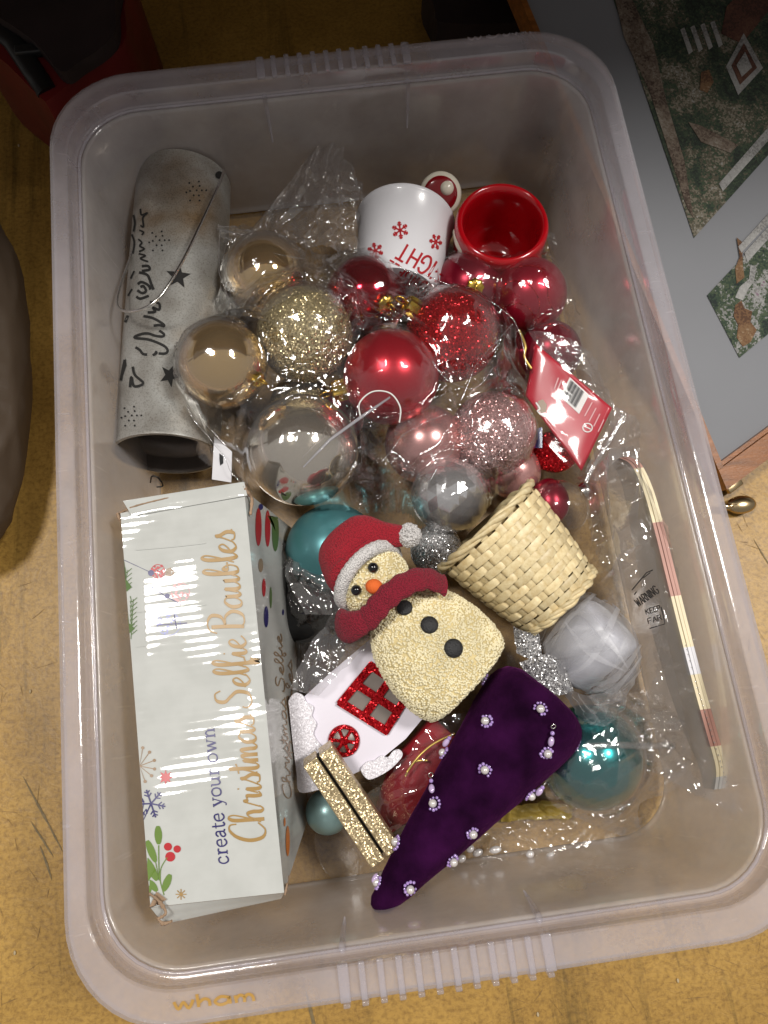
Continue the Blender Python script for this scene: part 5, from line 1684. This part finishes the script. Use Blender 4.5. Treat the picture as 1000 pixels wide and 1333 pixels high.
for k in range(3):
    for a, b, mt in zip(cuts, cuts[1:], mats):
        pts = EC[a:b + 1]
        if len(pts) < 2: continue
        v = []
        for p in pts:
            v += [p + Vector((.0023 * k + .0001, 0, .0004 * (1 - abs(k - 1)))), p + Vector((.0023 * k + .0020, 0, .0004 * (1 - abs(k - 1)))), p + Vector((.0023 * k + .0020, 0, -.004)), p + Vector((.0023 * k + .0001, 0, -.004))]
        f = []
        for i in range(len(pts) - 1):
            for q in range(4):
                f.append((4 * i + q, 4 * i + (q + 1) % 4, 4 * i + 4 + (q + 1) % 4, 4 * i + 4 + q))
        f += [(3, 2, 1, 0), tuple(4 * (len(pts) - 1) + i for i in range(4))]
        mk('edge_stripe', (v, f), mt, fan, smooth=False)

fb_ = thing('plastic_bag', at(850, 850, ZF), 'clear plastic bag with printed warning around the striped paper decoration', 'plastic bag')
bg = sheet([(770, 610, .070), (795, 585, .095), (830, 588, .098), (845, 640, .100)], [(760, 1010, .030), (830, 1000, .045), (900, 1030, .055), (962, 1062, .055)], 90, 130, .0045, 22, 21.0, 2, .003)
wf = mk('film', bg, 'film_gloss', fb_)
wt = bvh(wf)
box_print = [([(823, 768), (842, 745), (850, 742)], 1.4), ([(838, 752), (847, 745)], 1.2), ([(861, 790), (866, 812), (846, 818)], 1.4), ([(826, 774), (829, 770)], 1.4)]
mk('warning_print', ink(wt, box_print, .0005, smooth=1), 'ink_black', fb_)
mk('warning_print', ink(wt, lay('WARNING', {**CAPS}, (832, 790), (860, 770), 11, lambda w, n: 1.3), .0005, smooth=3), 'ink_black', fb_)
for i, word in enumerate(('KEEP', 'FAR')):
    mk('warning_print', ink(wt, lay(word, CAPS, (842 + i * 3, 800 + i * 12), (862 + i * 2, 794 + i * 12), 7, lambda w, n: 1.0), .0005, smooth=3), 'ink_black', fb_)
mk('bag_perforation', join(*[sphere(at(*p), .0006, 6, 4) for p in catmull([(893, 840, .098), (908, 895, .096), (925, 950, .092), (942, 1005, .086), (955, 1040, .075)], 7)]), 'film_hazy', fb_)
mk('film', membrane(poly_at([(750, 620), (800, 588), (838, 600), (872, 700), (905, 850), (948, 1000), (962, 1060), (890, 1030), (842, 1000), (800, 960), (790, 940), (846, 880), (838, 790), (800, 760), (775, 720)], .05), [BALLS['teal3'], BALLS['clear'], (at(770, 838, .066), .030)], .045, n=150, wr=.0048, seed=33.0, freq=26), 'film_gloss', fb_)
o = thing('clear_wrapper', at(790, 990, ZF), 'clear glossy wrapper with a heat seal over the turquoise bauble', 'wrapper')
mk('film', membrane(poly_at([(700, 1000), (730, 940), (770, 915), (840, 900), (870, 940), (892, 1000), (880, 1030), (838, 1050), (842, 1092), (800, 1085), (750, 1065), (715, 1045)], .04), [BALLS['teal3']], .030, n=110, wr=.0075, seed=15.0, freq=30), 'film_gloss', o)
mk('heat_seal', tube([at(*p) for p in catmull([(762, 972, .076), (800, 970, .074), (840, 971, .066), (880, 970, .055)], 8)], .0020, 8, flat=.3), 'film_hazy', o)

# ------------------------------------------------------------------ odds and ends low in the box
o = thing('fabric_ornament', at(530, 1040, ZF), 'dark red fabric ornament with gold cord under the purple cone', 'ornament')
pts = [at(*p) for p in catmull([(492, 1085, .020), (515, 1050, .030), (550, 1005, .036), (590, 960, .036)], 8)]
mk('fabric_body', tube(pts, [.004 + .016 * min(1, i / 14) for i in range(len(pts))], 20, flat=.8), 'red_fabric', o)
mk('hanging_cord', tube([at(*p) for p in catmull([(530, 1005, .062), (545, 985, .064), (565, 968, .064), (592, 955, .064)], 8)], .0007, 6), 'thread_gold', o)
mk('hanging_cord', tube([at(*p) for p in catmull([(528, 1010, .058), (540, 992, .062), (556, 990, .060)], 8)], .0007, 6), 'thread_gold', o)
o = tag(mk('clear_wrapper', sheet([(440, 1075, .012), (500, 1015, .055), (560, 945, .064), (620, 925, .062)], [(470, 1120, .012), (530, 1105, .04), (600, 1040, .05), (650, 1010, .05)], 60, 40, .003, 55, 31.0), 'film'), 'clear wrapper round the dark red fabric ornament', 'wrapper')
o = tag(mk('clear_wrapper', sheet([(395, 700, .045), (372, 745, .05), (398, 800, .055)], [(450, 690, .066), (440, 740, .06), (450, 800, .06)], 40, 40, .003, 60, 41.0), 'film_hazy'), 'loose clear wrapper over the teal bauble beside the santa hat', 'wrapper')
o = tag(mk('clear_wrapper', sheet([(375, 895, .070), (398, 850, .076), (432, 800, .07), (455, 790, .06)], [(412, 905, .066), (440, 880, .076), (470, 845, .07), (490, 815, .06)], 40, 40, .003, 60, 44.0, 2, .002), 'film_hazy'), 'folded clear wrapper between carton and card house', 'wrapper')
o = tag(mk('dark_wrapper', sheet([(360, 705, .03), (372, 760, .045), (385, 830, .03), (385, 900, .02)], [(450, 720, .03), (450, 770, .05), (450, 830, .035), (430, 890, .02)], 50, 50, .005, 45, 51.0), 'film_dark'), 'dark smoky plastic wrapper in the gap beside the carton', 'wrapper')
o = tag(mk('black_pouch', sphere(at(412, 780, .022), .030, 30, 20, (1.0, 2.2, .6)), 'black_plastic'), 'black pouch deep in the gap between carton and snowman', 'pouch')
o = tag(mk('yellow_tissue', sheet([(660, 1052, .009), (700, 1042, .012), (740, 1046, .009)], [(655, 1072, .008), (700, 1066, .010), (736, 1062, .008)], 40, 24, .003, 60, 61.0), 'yellow_tissue'), 'crumpled yellow tissue under the turquoise bauble', 'tissue')
o = thing('bead_garland', at(680, 1105, ZF), 'clear garland with white drop beads lying right of the purple cone', 'garland')
mk('garland_film', sheet([(560, 1120, .012), (640, 1078, .02), (720, 1060, .022), (830, 1060, .012)], [(610, 1140, .008), (660, 1115, .014), (730, 1112, .016), (840, 1095, .008)], 80, 36, .004, 55, 71.0), 'film', o)
for (x, y, s, ang) in ((645, 1106, 1.7, .1), (622, 1110, 1.5, .5), (690, 1112, 1.2, .2), (716, 1115, 1.4, .9), (601, 1118, 1.3, .6), (612, 1105, 1.2, .4)):
    mk('drop_bead', sphere(at(x, y, .018), .0024, 14, 10, (1, 1, s), (math.cos(ang), math.sin(ang) * .5, .1)), 'pearl', o)
o = tag(mk('clear_disc', lathe([(.034, 0), (.0345, .001), (.033, .002), (.0, .002)], at(475, 1088, ZF + .002), (0, 0, 1), 48), 'film_smooth'), 'round clear plastic lid on the box floor below the gold bar', 'lid')
o = tag(mk('wire_coil', tube([at(*p) for p in catmull([(196, 628, .05), (198, 620, .06), (206, 622, .06), (212, 632, .05), (204, 634, .05)], 8)], .0006, 6), 'black_plastic'), 'thin black wire loop sticking up behind the carton', 'wire')

# ------------------------------------------------------------------ things outside the box
# framed stitched picture leaning low at the right
fp = thing('framed_picture', at(935, 640, 0), 'wood framed stitched garden pictures in a grey mount beside the box', 'picture')
O_ = at(937, 640, .010)
U_ = (at(1000, 593, .010) - O_).normalized()
V_ = (at(668, 0, .085) - O_).normalized()
N_ = U_.cross(V_).normalized()
if N_.z < 0: N_ = -N_


def fq(u0, u1, v0, v1, h0, h1):
    P = lambda u, v, h: O_ + U_ * u + V_ * v + N_ * h
    vs = [P(u0, v0, h0), P(u1, v0, h0), P(u1, v1, h0), P(u0, v1, h0), P(u0, v0, h1), P(u1, v0, h1), P(u1, v1, h1), P(u0, v1, h1)]
    return vs, [(0, 3, 2, 1), (4, 5, 6, 7), (0, 1, 5, 4), (1, 2, 6, 5), (2, 3, 7, 6), (3, 0, 4, 7)]


FW, FH = .62, .62
for nm, a in (('frame_rail', (0, FW, 0, .016, -.008, .010)), ('frame_rail', (0, FW, FH - .016, FH, -.008, .010)), ('frame_rail', (0, .005, .0162, FH - .0162, -.008, .0098)), ('frame_rail', (FW - .016, FW, .0162, FH - .0162, -.008, .0098))):
    mk(nm, fq(*a), 'frame_wood', fp, smooth=False)
mk('frame_bead', fq(.005, FW - .016, .0163, .0195, -.004, .0065), 'frame_wood', fp, smooth=False)
mt_ = mk('mount', fq(.0052, FW - .0163, .0196, FH - .0163, -.006, .0015), 'mat_board', fp, smooth=False)
mtree = bvh(mt_)


def art(name, pts, mat, off):
    v = [hit(mtree, *p) for p in pts]
    return mk(name, prism([h + N_ * off for h, n in v], .0003), mat, fp, smooth=False)


art('picture_panel', [(795, -10), (903, 310), (1060, 135), (1060, -10)], 'stitch_garden', .0008)
art('picture_panel', [(920, 385), (962, 466), (1060, 385), (1060, 235)], 'stitch_blossom', .0008)
art('stitched_path', [(800, 0), (822, 0), (850, 60), (866, 130), (890, 210), (902, 285), (893, 270), (872, 205), (845, 120), (812, 50)], 'stitch_path', .0012)
art('stitched_path', [(895, 160), (912, 165), (960, 190), (950, 200), (912, 186)], 'stitch_path', .0013)
for k in range(4):
    x = 885 + 13 * k
    art('stitched_picket', [(x, 40 - 3 * k), (x + 5, 37 - 3 * k), (x + 16, 68 - 3 * k), (x + 11, 72 - 3 * k)], 'stitch_white', .0012)
art('stitched_roof', [(945, 10), (962, -8), (1010, -8), (1000, 15), (965, 58), (938, 45)], 'stitch_roof', .0013)
art('stitched_wall', [(967, 45), (992, 90), (960, 125), (944, 88)], 'stitch_white', .0014)
art('stitched_window', [(967, 58), (984, 90), (962, 112), (951, 87)], 'stitch_roof', .0018)
art('stitched_window', [(968, 70), (977, 90), (964, 102), (957, 87)], 'stitch_white', .0022)
art('stitched_bush', [(912, 95), (922, 92), (928, 108), (920, 122), (910, 118)], 'stitch_brown', .0013)
art('stitched_fence', [(935, 240), (940, 250), (1010, 172), (1005, 160)], 'stitch_white', .0013)
art('stitched_fence', [(968, 330), (972, 342), (1010, 300), (1006, 288)], 'stitch_white', .0013)
art('stitched_fence', [(960, 322), (964, 330), (1006, 285), (1002, 276)], 'stitch_white', .0014)
art('stitched_animal', [(956, 398), (964, 392), (968, 402), (978, 406), (976, 420), (984, 430), (976, 446), (966, 452), (958, 440), (960, 424), (954, 412)], 'stitch_brown', .0013)
art('stitched_animal', [(958, 310), (965, 316), (966, 345), (968, 362), (958, 370), (956, 350), (962, 335)], 'stitch_brown', .0013)
art('stitched_goose', [(976, 345), (984, 350), (980, 368), (972, 378), (966, 392), (956, 388), (962, 374), (974, 364)], 'stitch_white', .0013)

# small brass catch lying by the frame
o = thing('brass_catch', at(955, 657, 0), 'small brass spoon-shaped catch on the floor below the picture frame', 'catch')
mk('catch_bowl', sphere(at(965, 657, .008), .0115, 28, 18, (.62, 1.0, .40), (0, 0, 1)), 'brass', o)
mk('catch_stem', tube([at(*p) for p in ((938, 659, .007), (948, 660, .008), (958, 658, .009))], [.003, .0028, .0032], 12), 'brass', o)
mk('catch_plate', box(at(954, 632, .005), .007, .0035, .003, (U_, N_.cross(U_), N_), .0008), 'brass', o)

# red case top left with black handle strip
rc_ = thing('red_case', at(70, 40, 0), 'dark red plastic case with black trim standing behind the box corner', 'case')
ol = [(-60, -60), (150, -60), (162, 10), (160, 58), (110, 92), (66, 128), (52, 126), (10, 84), (-60, 20)]
mk('case_body', prism([at(x, y, .10) for x, y in catmull(ol, 4, closed=True)], .095), 'red_case', rc_, flat_angle=40)
mk('case_lid', prism([at(x, y, .112) for x, y in catmull([(-60, -60), (140, -60), (150, 5), (146, 48), (104, 80), (78, 92), (40, 50), (-60, -20)], 4, closed=True)], .0115), 'dark_case', rc_, flat_angle=40)
mk('trim_strip', tube([at(*p) for p in ((-20, 20, .098), (18, 55, .101), (45, 95, .101), (62, 120, .099))], .008, 10, flat=.5), 'black_plastic', rc_)
mk('latch', box(at(38, 66, .104), .010, .004, .003, bev=.001), 'black_plastic', rc_)
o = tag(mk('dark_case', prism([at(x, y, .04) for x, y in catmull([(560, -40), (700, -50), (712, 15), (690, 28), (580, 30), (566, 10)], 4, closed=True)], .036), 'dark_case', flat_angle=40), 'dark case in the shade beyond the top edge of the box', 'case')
# smoky plastic sack at the left edge
def sack(u, v):
    a = 2 * math.pi * u
    y0, y1 = at(0, 735, 0.02).y, at(0, 285, 0.02).y
    t = math.cos(math.pi * v)
    cx = at(-62, 500, .03).x
    rr = math.sin(math.pi * v) ** .6
    p = Vector((cx + .058 * rr * math.cos(a), (y0 + y1) / 2 + (y1 - y0) / 2 * t, .036 + .034 * rr * math.sin(a)))
    n1 = mnoise.noise(p * 40); n2 = mnoise.noise(p * 95)
    n1 = mnoise.noise(Vector((p.x * 60, p.y * 16, p.z * 60))); n2 = mnoise.noise(Vector((p.x * 150, p.y * 40, p.z * 150)))
    k = .0028 * (1 - abs(n1)) ** 3 + .0008 * (1 - abs(n2)) ** 3
    return p + Vector((math.cos(a), 0.2, math.sin(a))) * k


o = tag(mk('plastic_sack', grid_mesh(sack, 90, 120, wrap=True), 'film_smoke'), 'creased smoky brown plastic sack lying left of the box', 'sack')
